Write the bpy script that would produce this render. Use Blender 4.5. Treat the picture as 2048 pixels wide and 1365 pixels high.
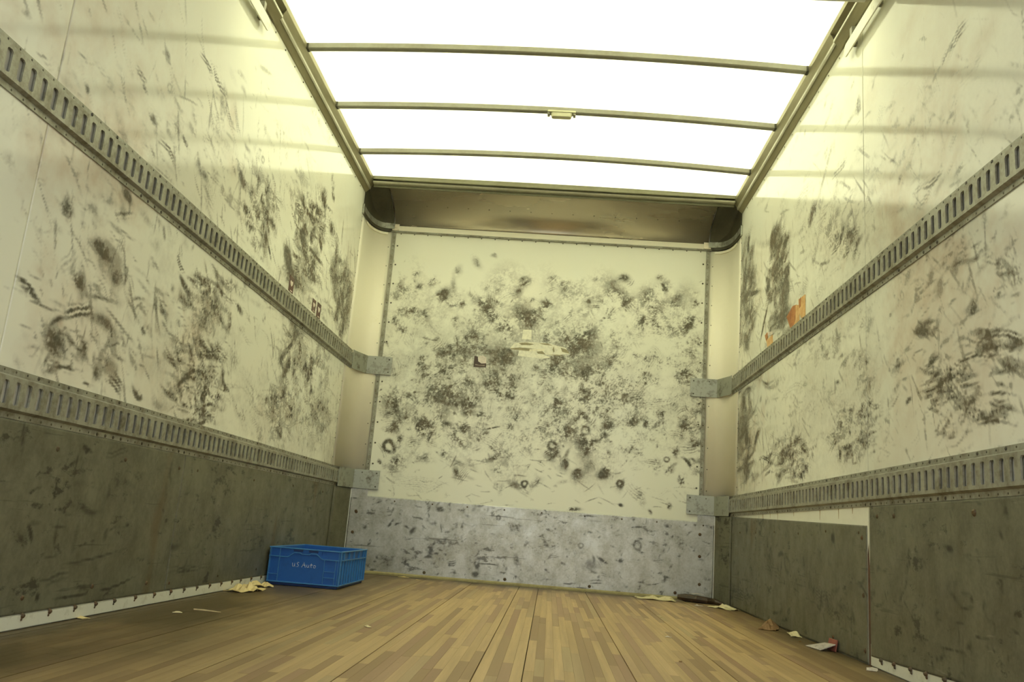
import bpy, bmesh, math, random
import numpy as np
from mathutils import Matrix, Vector

random.seed(7); rng = np.random.default_rng(7)
for o in list(bpy.data.objects): bpy.data.objects.remove(o, do_unlink=True)
scene = bpy.context.scene
COL = scene.collection
W = 2.592          # inside width of the box body
YB = -5.25         # rear door opening
C = 0.339          # depth of the rounded front corners
PX = 0.149         # their width on the front wall
ZR = 2.668         # roof skin at the side rails

# ------------------------------------------------------------------ camera
CAM = dict(p=(1.4317, -5.7826, 0.3796), yaw=0.0605, pitch=0.2166, roll=0.0798, f=1682.3)
def cam_axes():
    y, p, r = CAM['yaw'], CAM['pitch'], CAM['roll']
    f = Vector((-math.sin(y)*math.cos(p), math.cos(y)*math.cos(p), math.sin(p)))
    rt = Vector((math.cos(y), math.sin(y), 0)); up = rt.cross(f)
    return rt*math.cos(r)+up*math.sin(r), -rt*math.sin(r)+up*math.cos(r), f
RT, UP, FW = cam_axes()
cd = bpy.data.cameras.new('camera'); cam = bpy.data.objects.new('camera', cd); COL.objects.link(cam)
M3 = Matrix((RT, UP, -FW)).transposed()
cam.matrix_world = Matrix.Translation(CAM['p']) @ M3.to_4x4()
cd.sensor_width = 36; cd.lens = CAM['f']/2048*36; cd.clip_start = 0.02
scene.camera = cam

# ------------------------------------------------------------------ world, sun, exposure
wd = bpy.data.worlds.new('sky'); scene.world = wd; wd.use_nodes = True
nt = wd.node_tree; nt.nodes.clear()
wo = nt.nodes.new('ShaderNodeOutputWorld'); bg = nt.nodes.new('ShaderNodeBackground')
bg.inputs['Color'].default_value = (0.93, 0.97, 0.92, 1); bg.inputs['Strength'].default_value = 2.1
nt.links.new(bg.outputs[0], wo.inputs[0])
sd = bpy.data.lights.new('sun', 'SUN'); sd.energy = 20.0; sd.angle = 0.01; sd.color = (0.985, 1.0, 0.83)
sun = bpy.data.objects.new('sun', sd); COL.objects.link(sun)
sun.rotation_euler = (math.radians(-22), math.radians(8), 0); sun.location = (1, 2, 6)
scene.view_settings.view_transform = 'Standard'; scene.view_settings.look = 'None'
scene.view_settings.gamma = 1; scene.view_settings.use_curve_mapping = False
scene.view_settings.exposure = 0.0
scene.cycles.use_denoising = True
scene.cycles.max_bounces = 10; scene.cycles.diffuse_bounces = 6; scene.cycles.glossy_bounces = 4
scene.cycles.transmission_bounces = 4; scene.cycles.sample_clamp_indirect = 6.0
scene.cycles.caustics_reflective = False

# ------------------------------------------------------------------ helpers
def on(px, py, ax, val):
    """point of the plane coord[ax]=val measured at a photo pixel"""
    d = FW + RT*((px-1024)/CAM['f']) - UP*((py-682.5)/CAM['f'])
    c = Vector(CAM['p']); return c + d*((val-c[ax])/d[ax])

def tag(o, label=None, cat=None, group=None, kind=None):
    if label: o['label'] = label
    if cat: o['category'] = cat
    if group: o['group'] = group
    if kind: o['kind'] = kind
    return o

def empty(name, loc=(0, 0, 0), **k):
    o = bpy.data.objects.new(name, None); o.location = loc; o.empty_display_size = .1
    COL.objects.link(o); return tag(o, **k)

class MB:
    def __init__(s): s.v = []; s.f = []
    def add(s, vs, fs):
        n = len(s.v); s.v += [tuple(v) for v in vs]; s.f += [tuple(i+n for i in f) for f in fs]; return s
    def box(s, a, b, M=None):
        x0, y0, z0 = a; x1, y1, z1 = b
        vs = [(x0,y0,z0),(x1,y0,z0),(x1,y1,z0),(x0,y1,z0),(x0,y0,z1),(x1,y0,z1),(x1,y1,z1),(x0,y1,z1)]
        if M: vs = [tuple(M @ Vector(v)) for v in vs]
        return s.add(vs, [(0,3,2,1),(4,5,6,7),(0,1,5,4),(1,2,6,5),(2,3,7,6),(3,0,4,7)])
    def loft(s, rings, closed=True, cap=True):
        n = len(rings[0]); vs = [p for r in rings for p in r]; fs = []
        for k in range(len(rings)-1):
            for i in range(n if closed else n-1):
                j = (i+1) % n
                fs.append((k*n+i, k*n+j, (k+1)*n+j, (k+1)*n+i))
        if cap and closed:
            fs.append(tuple(reversed(range(n)))); fs.append(tuple((len(rings)-1)*n+i for i in range(n)))
        return s.add(vs, fs)
    def prism(s, poly, a, b, axis=1, inset=0):
        """poly: 2-D points; extruded from a to b along axis"""
        def P(p, t):
            return {0: (t, p[0], p[1]), 1: (p[0], t, p[1]), 2: (p[0], p[1], t)}[axis]
        return s.loft([[P(p, a) for p in poly], [P(p, b) for p in poly]])
    def dome(s, c, n, r, h, seg=8):
        """small rivet head / bolt: centre c on a surface with unit normal n"""
        n = Vector(n).normalized(); a = n.orthogonal().normalized(); b = n.cross(a); c = Vector(c)
        rings = []
        for rr, hh in ((r, 0), (r*.82, h*.6), (r*.45, h)):
            rings.append([c+n*hh+(a*math.cos(2*math.pi*i/seg)+b*math.sin(2*math.pi*i/seg))*rr for i in range(seg)])
        return s.loft(rings)
    def tube(s, pts, r, seg=6):
        pts = [Vector(p) for p in pts]; rings = []
        for i, p in enumerate(pts):
            t = (pts[min(i+1, len(pts)-1)]-pts[max(i-1, 0)]).normalized()
            a = t.orthogonal().normalized() if abs(t.z) > .95 else t.cross(Vector((0,0,1))).normalized()
            b = t.cross(a); rr = r[i] if isinstance(r, (list, tuple)) else r
            rings.append([p+(a*math.cos(2*math.pi*k/seg)+b*math.sin(2*math.pi*k/seg))*rr for k in range(seg)])
        return s.loft(rings)
    def mesh(s, name, mat=None, smooth=False):
        me = bpy.data.meshes.new(name); me.from_pydata(s.v, [], s.f)
        bm = bmesh.new(); bm.from_mesh(me); bmesh.ops.recalc_face_normals(bm, faces=bm.faces); bm.to_mesh(me); bm.free()
        if mat: me.materials.append(mat)
        if smooth: me.polygons.foreach_set('use_smooth', [True]*len(me.polygons))
        me.update(); return me
    def build(s, name, mat, parent=None, smooth=False, bevel=0, loc=(0,0,0), rot=(0,0,0), **k):
        o = bpy.data.objects.new(name, s.mesh(name, mat, smooth)); COL.objects.link(o)
        o.location = loc; o.rotation_euler = rot
        if parent: o.parent = parent
        if bevel:
            m = o.modifiers.new('bevel', 'BEVEL'); m.width = bevel; m.segments = 2; m.limit_method = 'ANGLE'; m.angle_limit = .6
        return tag(o, **k)

def copy_tree(o, parent=None):
    c = o.copy(); COL.objects.link(c); c.parent = parent
    for ch in list(o.children): copy_tree(ch, c)
    return c

# ------------------------------------------------------------------ materials
class Mat:
    def __init__(s, name, rough=.5, metal=0, color=(.5,.5,.5)):
        s.m = bpy.data.materials.new(name); s.m.use_nodes = True
        s.t = s.m.node_tree; s.b = s.t.nodes['Principled BSDF']
        s.b.inputs['Roughness'].default_value = rough; s.b.inputs['Metallic'].default_value = metal
        s.b.inputs['Base Color'].default_value = (*color, 1)
    def n(s, typ, **k):
        nd = s.t.nodes.new(typ)
        for a, v in k.items():
            if a in nd.inputs.keys(): s.put(nd.inputs[a], v)
            else: setattr(nd, a, v)
        return nd
    def put(s, sock, v):
        if hasattr(v, 'is_output') or isinstance(v, bpy.types.NodeSocket): s.t.links.new(v, sock)
        elif isinstance(v, tuple) and len(v) == 3 and sock.type == 'RGBA': sock.default_value = (*v, 1)
        else: sock.default_value = v
    def noise(s, scale, stretch=(1,1,1), detail=4, rough=.55, obj=False):
        co = s.n('ShaderNodeTexCoord').outputs['Object'] if obj else s.n('ShaderNodeNewGeometry').outputs['Position']
        mp = s.n('ShaderNodeMapping'); s.put(mp.inputs['Vector'], co); mp.inputs['Scale'].default_value = stretch
        nz = s.n('ShaderNodeTexNoise'); s.put(nz.inputs['Vector'], mp.outputs[0])
        nz.inputs['Scale'].default_value = scale; nz.inputs['Detail'].default_value = detail; nz.inputs['Roughness'].default_value = rough
        return nz.outputs['Fac']
    def ramp(s, fac, stops, mode='LINEAR'):
        r = s.n('ShaderNodeValToRGB'); s.put(r.inputs[0], fac); r.color_ramp.interpolation = mode
        e = r.color_ramp.elements
        while len(e) < len(stops): e.new(.5)
        for el, (p, c) in zip(e, stops):
            el.position = p; el.color = (*c, 1) if isinstance(c, tuple) else (c, c, c, 1)
        return r.outputs[0]
    def mix(s, fac, a, b, mode='MIX'):
        m = s.n('ShaderNodeMix', data_type='RGBA', blend_type=mode)
        s.put(m.inputs[0], fac); s.put(m.inputs[6], a); s.put(m.inputs[7], b); return m.outputs[2]
    def math(s, op, a, b=0.0, clamp=False):
        m = s.n('ShaderNodeMath', operation=op, use_clamp=clamp); s.put(m.inputs[0], a); s.put(m.inputs[1], b); return m.outputs[0]
    def col(s, v): s.put(s.b.inputs['Base Color'], v); return s
    def bump(s, h, strength=.2, dist=.01):
        b = s.n('ShaderNodeBump'); s.put(b.inputs['Height'], h); b.inputs['Strength'].default_value = strength
        b.inputs['Distance'].default_value = dist; s.put(s.b.inputs['Normal'], b.outputs[0]); return s

def worn(name, base, dirt, rough=.45, metal=0, sc=9, amt=(.45, .72), bump=.1, fine=60, stretch=(1,1,1), rough_var=0):
    """painted or bare surface with blotchy dirt"""
    m = Mat(name, rough, metal)
    a = m.noise(sc, stretch, 6, .65); b = m.noise(fine, stretch, 3)
    f = m.ramp(m.math('ADD', m.math('MULTIPLY', a, .75), m.math('MULTIPLY', b, .25)), [(amt[0], 0.0), (amt[1], 1.0)])
    m.col(m.mix(f, base, dirt))
    if rough_var:
        m.put(m.b.inputs['Roughness'], m.math('ADD', m.math('MULTIPLY', m.noise(sc*1.7, stretch, 4), rough_var), rough-rough_var/2))
    if bump: m.bump(b, bump, .004)
    return m.m

CREAM = (.80, .775, .66)
def wall_mat(name):
    m = Mat(name, .14); m.b.inputs['Specular IOR Level'].default_value = .29
    at = m.n('ShaderNodeAttribute', attribute_name='scuffs')
    sp = m.n('ShaderNodeSeparateColor'); m.put(sp.inputs[0], at.outputs['Color'])
    g, pk = sp.outputs[0], sp.outputs[1]
    fine = m.noise(55, (1,1,1), 5, .7); mid = m.noise(14, (1,1,1), 4)
    gg = m.math('MULTIPLY', g, m.math('ADD', m.math('MULTIPLY', fine, 1.9), .05))
    mask = m.ramp(gg, [(.03, 0.0), (.22, .20), (.45, .50), (.75, .82), (1.0, .95)])
    base = m.mix(m.ramp(m.noise(1.6, (1,1,1), 3), [(.35, 0.0), (.65, 1.0)]), (.86, .85, .735), (.835, .845, .74))
    base = m.mix(m.math('MULTIPLY', m.math('MULTIPLY', pk, mid, True), 1.8, True), base, (.56, .42, .30))
    dk = m.mix(m.ramp(mid, [(.4, 0.0), (.6, 1.0)]), (.060, .052, .030), (.095, .068, .034))
    m.col(m.mix(mask, base, dk))
    m.put(m.b.inputs['Roughness'], m.math('ADD', m.math('MULTIPLY', mask, .35), m.math('MULTIPLY', m.noise(5, (1,1,1), 3), .16)))
    m.bump(m.noise(240, (1,1,1), 2), .03, .002)
    return m.m

def floor_mat():
    m = Mat('laminated_hardwood', .46)
    r = m.n('ShaderNodeObjectInfo').outputs['Random']
    c = m.ramp(r, [(0, (.29,.18,.08)), (.17, (.36,.235,.11)), (.24, (.50,.345,.155)), (.55, (.57,.40,.185)), (.74, (.60,.42,.20)), (.79, (.41,.265,.145)), (.92, (.34,.20,.11)), (1, (.50,.39,.19))])
    g = m.noise(38, (1, .035, 1), 5, .6)
    c = m.mix(m.ramp(g, [(.36, .0), (.62, .45)]), c, (.30, .19, .085))
    # dirt ground in along walls and nose, plus shade painted across the left
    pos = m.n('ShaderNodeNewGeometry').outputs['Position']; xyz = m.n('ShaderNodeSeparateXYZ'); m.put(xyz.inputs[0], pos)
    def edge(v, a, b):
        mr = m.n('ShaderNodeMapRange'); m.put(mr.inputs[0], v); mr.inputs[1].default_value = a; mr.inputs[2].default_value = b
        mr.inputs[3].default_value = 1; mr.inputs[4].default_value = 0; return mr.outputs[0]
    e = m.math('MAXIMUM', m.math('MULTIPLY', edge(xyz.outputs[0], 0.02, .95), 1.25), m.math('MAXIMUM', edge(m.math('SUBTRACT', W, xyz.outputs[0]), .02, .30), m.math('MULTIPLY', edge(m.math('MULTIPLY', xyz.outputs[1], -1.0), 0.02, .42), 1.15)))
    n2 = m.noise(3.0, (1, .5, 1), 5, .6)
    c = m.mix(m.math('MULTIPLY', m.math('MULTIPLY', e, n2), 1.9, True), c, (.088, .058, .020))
    sp = m.ramp(m.noise(26, (1, .8, 1), 3), [(.70, 0.0), (.76, .75)])
    c = m.mix(sp, c, (.17, .11, .05))
    m.col(c); m.bump(g, .08, .003)
    return m.m

M = {}
M['wall_left'] = wall_mat('scuffed_white_fibreglass')
M['cream'] = worn('cream_painted_corner', (.92, .875, .72), (.82, .75, .55), .36, 0, 5, (.60, .9), .02)
M['white'] = worn('white_painted_body', (.78, .77, .66), (.45, .42, .30), .35, 0, 16, (.55, .78), .03)
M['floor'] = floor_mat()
def sheet_mat(name, base, dirt, rough, metal, lite, streaks=.5, rust=.5):
    m = Mat(name, rough, metal)
    big = m.noise(2.2, (1, 1, 1), 4, .6); mid = m.noise(9, (1, 1, .8), 6, .7); fine = m.noise(75, (1, 1, 1), 4, .65)
    f = m.ramp(m.math('ADD', m.math('MULTIPLY', mid, .6), m.math('ADD', m.math('MULTIPLY', fine, .22), m.math('MULTIPLY', big, .18))), [(.42, 0.0), (.62, 1.0)])
    c = m.mix(f, base, dirt)
    # small knocks and black rub marks
    k = m.ramp(m.math('MULTIPLY', m.noise(17, (.7, .7, 1.3), 5, .7), m.math('ADD', m.noise(3.1, (1, 1, 1), 2), .5)), [(.605, 0.0), (.70, .80)])
    c = m.mix(k, c, tuple(x*.30 for x in dirt))
    # long scratches lying along the load
    a = m.noise(7, (.30, .30, 7.0), 4, .6); a = m.ramp(a, [(.635, 0.0), (.68, streaks)])
    c = m.mix(a, c, tuple(x*.45 for x in dirt))
    b = m.noise(30, (.25, .25, 1.2), 3, .6); b = m.ramp(b, [(.70, 0.0), (.78, streaks)]); c = m.mix(b, c, lite)
    # runs of rust and drips
    r = m.ramp(m.math('MULTIPLY', m.noise(5.0, (1, 1, .16), 2), m.noise(2.5, (1, 1, 1), 2)), [(.36, 0.0), (.44, rust)])
    c = m.mix(r, c, (.15, .085, .03))
    at = m.n('ShaderNodeAttribute', attribute_name='scuffs'); sp = m.n('ShaderNodeSeparateColor'); m.put(sp.inputs[0], at.outputs['Color'])
    g = m.math('MULTIPLY', sp.outputs[0], m.math('ADD', m.math('MULTIPLY', m.noise(60, (1, 1, 1), 4, .7), 1.5), .25))
    c = m.mix(m.ramp(g, [(.05, 0.0), (.45, .55), (.9, .92)]), c, tuple(x*.26 for x in dirt))
    m.col(c)
    m.put(m.b.inputs['Roughness'], m.math('ADD', m.math('MULTIPLY', m.noise(12, (1, 1, 1), 4), .30), rough-.15))
    m.bump(m.math('ADD', mid, m.math('MULTIPLY', k, -.5)), .18, .004)
    return m.m
M['galv'] = sheet_mat('galvanised_side_sheet', (.205, .20, .142), (.125, .116, .078), .50, .30, (.34, .33, .25), .5, .45)
M['kick'] = sheet_mat('galvanised_front_sheet', (.56, .555, .52), (.34, .325, .265), .36, .55, (.80, .80, .78), .7, .10)
M['track'] = worn('grey_e_track_steel', (.365, .36, .295), (.14, .12, .075), .45, .30, 15, (.44, .68), .05, 70)
M['backing'] = worn('pale_added_backing', (.66, .64, .54), (.40, .38, .30), .6, 0, 20, (.5, .8), .02)
M['edge_highlight'] = worn('painted_bend_highlight', (.86, .86, .80), (.6, .58, .5), .3, .3, 20, (.5, .8), .0)
M['bracket'] = worn('galvanised_strap', (.40, .41, .355), (.16, .15, .11), .42, .45, 14, (.50, .66), .05)
M['rail'] = worn('dull_aluminium_rail', (.34, .315, .20), (.22, .185, .10), .42, .55, 6, (.4, .7), .03, 60, (1, .15, 1))
M['bow'] = worn('grey_steel_bow', (.30, .295, .24), (.22, .20, .145), .5, .25, 5, (.4, .75), .02)
M['lip'] = worn('dark_olive_header_lip', (.20, .195, .125), (.14, .125, .07), .45, .3, 6, (.4, .75), .02)
M['bead'] = worn('bright_header_bead', (.52, .51, .40), (.36, .34, .25), .35, .3, 6, (.4, .8), .02)
M['cove'] = worn('brushed_aluminium_cove', (.62, .56, .46), (.56, .49, .38), .27, .68, 2.2, (.35, .8), .05, 120, (.4, 1, 1), .05)
M['dark'] = worn('dark_casting_and_shade', (.085, .078, .048), (.05, .045, .03), .55, .2, 8, (.4, .7), .05)
M['rivet'] = worn('dark_rivet', (.10, .09, .065), (.06, .05, .035), .45, .5, 30)
M['bolt'] = worn('rusty_bolt', (.10, .075, .04), (.14, .06, .02), .6, .3, 40)
M['cloudy'] = worn('frosted_lens', (.62, .61, .42), (.45, .43, .27), .35, 0, 12)
M['door'] = worn('white_door_panel', (.62, .62, .55), (.4, .38, .3), .45, 0, 6)
M['ground'] = worn('asphalt', (.10, .10, .095), (.06, .06, .055), .9, 0, 12, (.35, .65), .3, 120)

def roof_mat():
    m = Mat('translucent_roof_skin'); m.t.nodes.remove(m.b)
    out = m.t.nodes['Material Output']
    f = m.noise(22, (1,1,1), 5, .6)
    c = m.ramp(f, [(.3, (.84, .84, .71)), (.7, (.92, .91, .79))])
    tr = m.n('ShaderNodeBsdfTranslucent'); m.put(tr.inputs['Color'], c)
    df = m.n('ShaderNodeBsdfDiffuse'); m.put(df.inputs['Color'], (.80, .79, .70))
    mx = m.n('ShaderNodeMixShader'); mx.inputs[0].default_value = .42
    m.put(mx.inputs[1], tr.outputs[0]); m.put(mx.inputs[2], df.outputs[0]); m.put(out.inputs[0], mx.outputs[0])
    return m.m
M['roof'] = roof_mat()

def plain(name, c, rough=.5, metal=0, c2=None, sc=30):
    return worn(name, c, c2 or tuple(x*.7 for x in c), rough, metal, sc, (.45, .75), .03)

# ------------------------------------------------------------------ scuffed lining panels
def fft_noise(h, w, beta, ax=1.0):
    k = rng.standard_normal((h, w)); F = np.fft.rfft2(k)
    fy = np.fft.fftfreq(h)[:, None]*ax; fx = np.fft.rfftfreq(w)[None, :]
    r = np.sqrt(fx*fx+fy*fy); r[0, 0] = 1; F *= r**(-beta); F[0, 0] = 0
    n = np.fft.irfft2(F, s=(h, w)); n = (n-n.mean())/n.std(); return n

class Field:
    hz = .62
    """grime laid on a wall: u along the wall, v up, metres"""
    def __init__(s, u0, u1, v0, v1, res, conv):
        s.u0, s.v0, s.res, s.conv = u0, v0, res, conv
        s.nu = int(round((u1-u0)/res))+1; s.nv = int(round((v1-v0)/res))+1
        s.g = np.zeros((s.nv, s.nu)); s.p = np.zeros((s.nv, s.nu))
        s.n1 = 1/(1+np.exp(-2.6*(.75*fft_noise(s.nv, s.nu, .95)+.45*fft_noise(s.nv, s.nu, 1.7)))); s.n2 = fft_noise(s.nv, s.nu, 1.5)
    def mark(s, u, v, a, b, ang, amp, kind='s', pink=0.0):
        if amp >= .8: amp *= 1.4
        R = max(a, b)*2.3; res = s.res
        i0, i1 = max(0, int((u-R-s.u0)/res)), min(s.nu, int((u+R-s.u0)/res)+2)
        j0, j1 = max(0, int((v-R-s.v0)/res)), min(s.nv, int((v+R-s.v0)/res)+2)
        if i1 <= i0 or j1 <= j0: return
        U = s.u0+np.arange(i0, i1)*res-u; V = (s.v0+np.arange(j0, j1)*res-v)[:, None]; U = U[None, :]
        c, sn = math.cos(ang), math.sin(ang)
        x = U*c+V*sn; y = -U*sn+V*c
        wob = s.n2[j0:j1, i0:i1]
        y = y+wob*b*.30; x = x+wob*a*.18
        cur = random.uniform(-.35, .35)*(.35 if kind == 'd' else 1)
        y = y+cur*x*x/max(a, 1e-3)*.6
        n1 = s.n1[j0:j1, i0:i1]
        if kind == 'r':
            q = np.sqrt((x/a)**2+(y/b)**2); k = np.exp(-((q-.8)/.28)**2)*(.35+.65*n1)
        elif kind == 'b':
            env = np.exp(-(x/a)**4-(y/b)**4); fr = 2*math.pi/random.uniform(.011, .019)
            k = env*np.clip(.5+.75*np.sin(y*fr+wob*1.3+x*4), 0, 1)*(.35+.85*n1)
        elif kind == 'd':
            k = np.exp(-(x/a)**4-(y/b)**4)*np.clip(1.6*n1+.05, 0, 1)
        else:
            k = np.exp(-((x/a)**2+(y/b)**2)**1.1)*(.12+np.clip(1.6*n1-.15, 0, 1.3))
        s.g[j0:j1, i0:i1] = 1-(1-s.g[j0:j1, i0:i1])*(1-np.clip(k*amp, 0, .97))
        if pink: s.p[j0:j1, i0:i1] = np.maximum(s.p[j0:j1, i0:i1], np.exp(-(x/a)**2-(y/b)**2)*pink)
    def photo(s, px, py, L, w, deg, amp, kind='s', pink=0.0):
        """a mark measured in the photo: centre, length, width in pixels, direction (down positive)"""
        d = math.radians(deg); dx, dy = math.cos(d)*L/2, math.sin(d)*L/2
        p, a, b = s.conv(px, py), s.conv(px-dx, py-dy), s.conv(px+dx, py+dy)
        e = s.conv(px-math.sin(d)*w/2, py+math.cos(d)*w/2); e2 = s.conv(px+math.sin(d)*w/2, py-math.cos(d)*w/2)
        vec = (b[0]-a[0], b[1]-a[1]); la = math.hypot(*vec)/2; ang = math.atan2(vec[1], vec[0])
        ev = (e[0]-e2[0], e[1]-e2[1]); lb = abs(-ev[0]*math.sin(ang)+ev[1]*math.cos(ang))/2
        s.mark(p[0], p[1], max(la, .004), max(lb, .0035), ang, amp, kind, pink)
    def cluster(s, px, py, rx, ry, n, amp, size=(6, 20), deg=60, spread=25, kinds='ssbbd', asp=(.12, .36), pink=0.0, tilt=0):
        for _ in range(n):
            t = random.uniform(0, 2*math.pi); q = math.sqrt(random.random())*random.uniform(.85, 1.15)
            ox, oy = math.cos(t)*q*rx, math.sin(t)*q*ry
            tl = math.radians(tilt); ox, oy = ox*math.cos(tl)-oy*math.sin(tl), ox*math.sin(tl)+oy*math.cos(tl)
            L = random.uniform(*size)*1.35
            s.photo(px+ox, py+oy, L, L*random.uniform(*asp), deg+random.gauss(0, spread), amp*random.uniform(.35, 1.1), random.choice(kinds), pink*random.random())
    def haze(s, px, py, L, w, deg, amp): s.photo(px, py, L, w, deg, amp*s.hz, 's')

def panel(name, F, u0, u1, v0, v1, place, parent, mat, label=None):
    """grid skin cut from a field, with its own thickness at the rim"""
    i0, i1 = int(round((u0-F.u0)/F.res)), int(round((u1-F.u0)/F.res)); j0, j1 = int(round((v0-F.v0)/F.res)), int(round((v1-F.v0)/F.res))
    i1 = min(i1, F.nu-1); j1 = min(j1, F.nv-1)
    nu, nv = i1-i0+1, j1-j0+1
    uu = F.u0+np.arange(i0, i1+1)*F.res; vv = F.v0+np.arange(j0, j1+1)*F.res
    U, V = np.meshgrid(uu, vv); P = place(U.ravel(), V.ravel(), 0.0)
    idx = np.arange(nu*nv).reshape(nv, nu)
    q = np.stack([idx[:-1, :-1], idx[:-1, 1:], idx[1:, 1:], idx[1:, :-1]], -1).reshape(-1, 4)
    rim = np.concatenate([idx[0, :], idx[1:, -1], idx[-1, -2::-1], idx[-2:0:-1, 0]])
    B = place(U.ravel()[rim], V.ravel()[rim], -.004)
    n0 = nu*nv; m = len(rim); k = np.arange(m); k2 = (k+1) % m
    qr = np.stack([rim[k], n0+k, n0+k2, rim[k2]], -1)
    verts = np.concatenate([P, B]); quads = np.concatenate([q, qr]).astype(np.int32)
    me = bpy.data.meshes.new(name)
    me.vertices.add(len(verts)); me.vertices.foreach_set('co', verts.astype(np.float32).ravel())
    me.loops.add(len(quads)*4); me.loops.foreach_set('vertex_index', quads.ravel())
    me.polygons.add(len(quads)); me.polygons.foreach_set('loop_start', np.arange(len(quads), dtype=np.int32)*4)
    me.update(calc_edges=True); me.validate()
    a = me.color_attributes.new('scuffs', 'FLOAT_COLOR', 'POINT')
    c = np.zeros((len(verts), 4), np.float32); c[:, 3] = 1
    c[:n0, 0] = F.g[j0:j1+1, i0:i1+1].ravel(); c[:n0, 1] = F.p[j0:j1+1, i0:i1+1].ravel()
    a.data.foreach_set('color', c.ravel())
    me.materials.append(mat)
    o = bpy.data.objects.new(name, me); COL.objects.link(o); o.parent = parent
    if label: o['label'] = label
    return o

# ================================================================== SETTING
# side walls: thick body wall outside, sheet lining inside
T = .06
wall_l = MB().box((-T, YB, -.30), (-.004, .06, 2.76)).build('wall_left', M['white'], kind='structure')
wall_r = MB().box((W+.004, YB, -.30), (W+T, .06, 2.76)).build('wall_right', M['white'], kind='structure')
wall_f = MB().box((-.004, .004, -.30), (W+.004, .06, 2.76)).build('wall_front', M['white'], kind='structure')

RS = .0065
FL = Field(-4.30, -C, .0, 2.60, RS, lambda x, y: (lambda p: (p.y, p.z))(on(x, y, 0, 0.0)))
FR = Field(-4.30, -C, .0, 2.60, RS, lambda x, y: (lambda p: (p.y, p.z))(on(x, y, 0, W)))
FF = Field(PX-.02, W-PX+.02, .45, 2.45, .005, lambda x, y: (lambda p: (p.x, p.z))(on(x, y, 1, 0.0)))

# -- front wall marks (x, y, size, strength, kind) read from a 2.354x view of the lining
fm = [(215,160,14,.8),(300,200,26,.7),(230,225,16,.8),(345,265,34,.9),(430,305,20,.7),(260,345,16,.6),(400,380,16,.8),(565,340,40,1),(525,300,30,.7),(740,370,52,.75),
(830,305,24,.9),(735,195,28,.7),(700,240,22,.55),(1285,395,32,1),(1345,347,14,.9),(1388,225,20,.9),(1365,180,16,.6),(1200,180,24,.8),(990,490,56,1),(930,450,34,.7),(1125,350,17,.6),
(120,385,24,.9),(195,340,28,.8),(240,575,26,1),(235,645,42,.95),(335,640,40,.7),(420,520,24,.7),(345,545,20,.9),(700,647,28,1.1),(620,700,52,1),(655,745,24,1),(750,650,22,.7),
(805,670,22,.7),(868,600,34,.8),(640,550,44,.8),(465,680,34,.7),(465,770,40,1.1),(515,825,13,1.1),(405,775,12,1),(110,770,44,.7),(245,875,38,1.1),(120,880,24,.8),(440,880,28,.8),
(290,920,22,.9),(520,940,13,1),(725,920,34,.8),(690,840,22,.7),(660,880,20,.6),(885,760,34,.9),(1015,750,34,.9),(920,715,22,1),(1010,640,30,.9),(1085,700,60,.85),(1150,760,50,.85),
(985,808,28,1),(870,850,16,.8),(922,900,32,1.1),(1010,955,50,.85),(1120,878,26,1),(1100,810,44,.8),(1240,862,30,.9),(1300,860,24,.9),(1245,990,28,1.1),(1215,990,24,.8),(860,1010,32,.85),
(925,1060,24,.8),(975,1095,30,.85),(1105,1090,26,1.1),(1180,1150,26,.8),(740,1070,16,.9),(600,1080,22,.7),(120,1055,34,.8),(45,1047,11,1),(410,1100,24,.7),
(1320,1282,11,.8),(1182,1250,9,1),(1412,1255,14,.8),(1465,1130,22,.9),(1440,1000,22,.8),(1410,1085,22,.8),(1530,965,18,.8),(1360,815,26,1),(1440,790,44,.75),(1480,900,34,.7),
(1300,640,44,.9),(1280,700,34,.8),(1450,635,40,1),(1540,615,9,1),(1500,400,44,.8),(1440,290,34,.55),(1535,298,12,1),(1300,270,44,.55),(1150,240,54,.55),(870,190,28,.5),(915,220,26,.45),
(510,110,28,.35),(590,70,12,.5),(410,140,24,.35),(480,460,44,.55),(1060,180,20,.35),(1025,290,9,1),(1090,290,9,.5),(155,250,50,.4),(1310,550,28,1),(1240,540,10,1),(1170,635,9,1.1)]
for X, Y, s, a in fm:
    x, y, L = 740+X/2.354, 480+Y/2.354, s*2/2.354
    dg = random.choice((-60, -45, -30, 60, 80, 20, -75))
    FF.photo(x, y, L*1.15, L*random.uniform(.62, .9), dg, a*.80, 's')
    for _ in range(3 if s > 18 else 1):
        FF.photo(x+random.uniform(-.3, .3)*L, y+random.uniform(-.3, .3)*L, L*random.uniform(.3, .7), L*random.uniform(.12, .3), dg+random.uniform(-30, 30), min(1.1, a*random.uniform(.8, 1.2)), random.choice('sbbd' if a > .85 else 'sb'))
for X, Y, s in ((735,1150,17), (95,975,34), (1022,745,12), (455,780,18), (1180,1150,18), (855,970,24), (1400,1035,14), (1010,900,24), (1450,640,18)):
    FF.photo(740+X/2.354, 480+Y/2.354, s*2/2.354, s*1.8/2.354, 60, .95, 'r')
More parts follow.
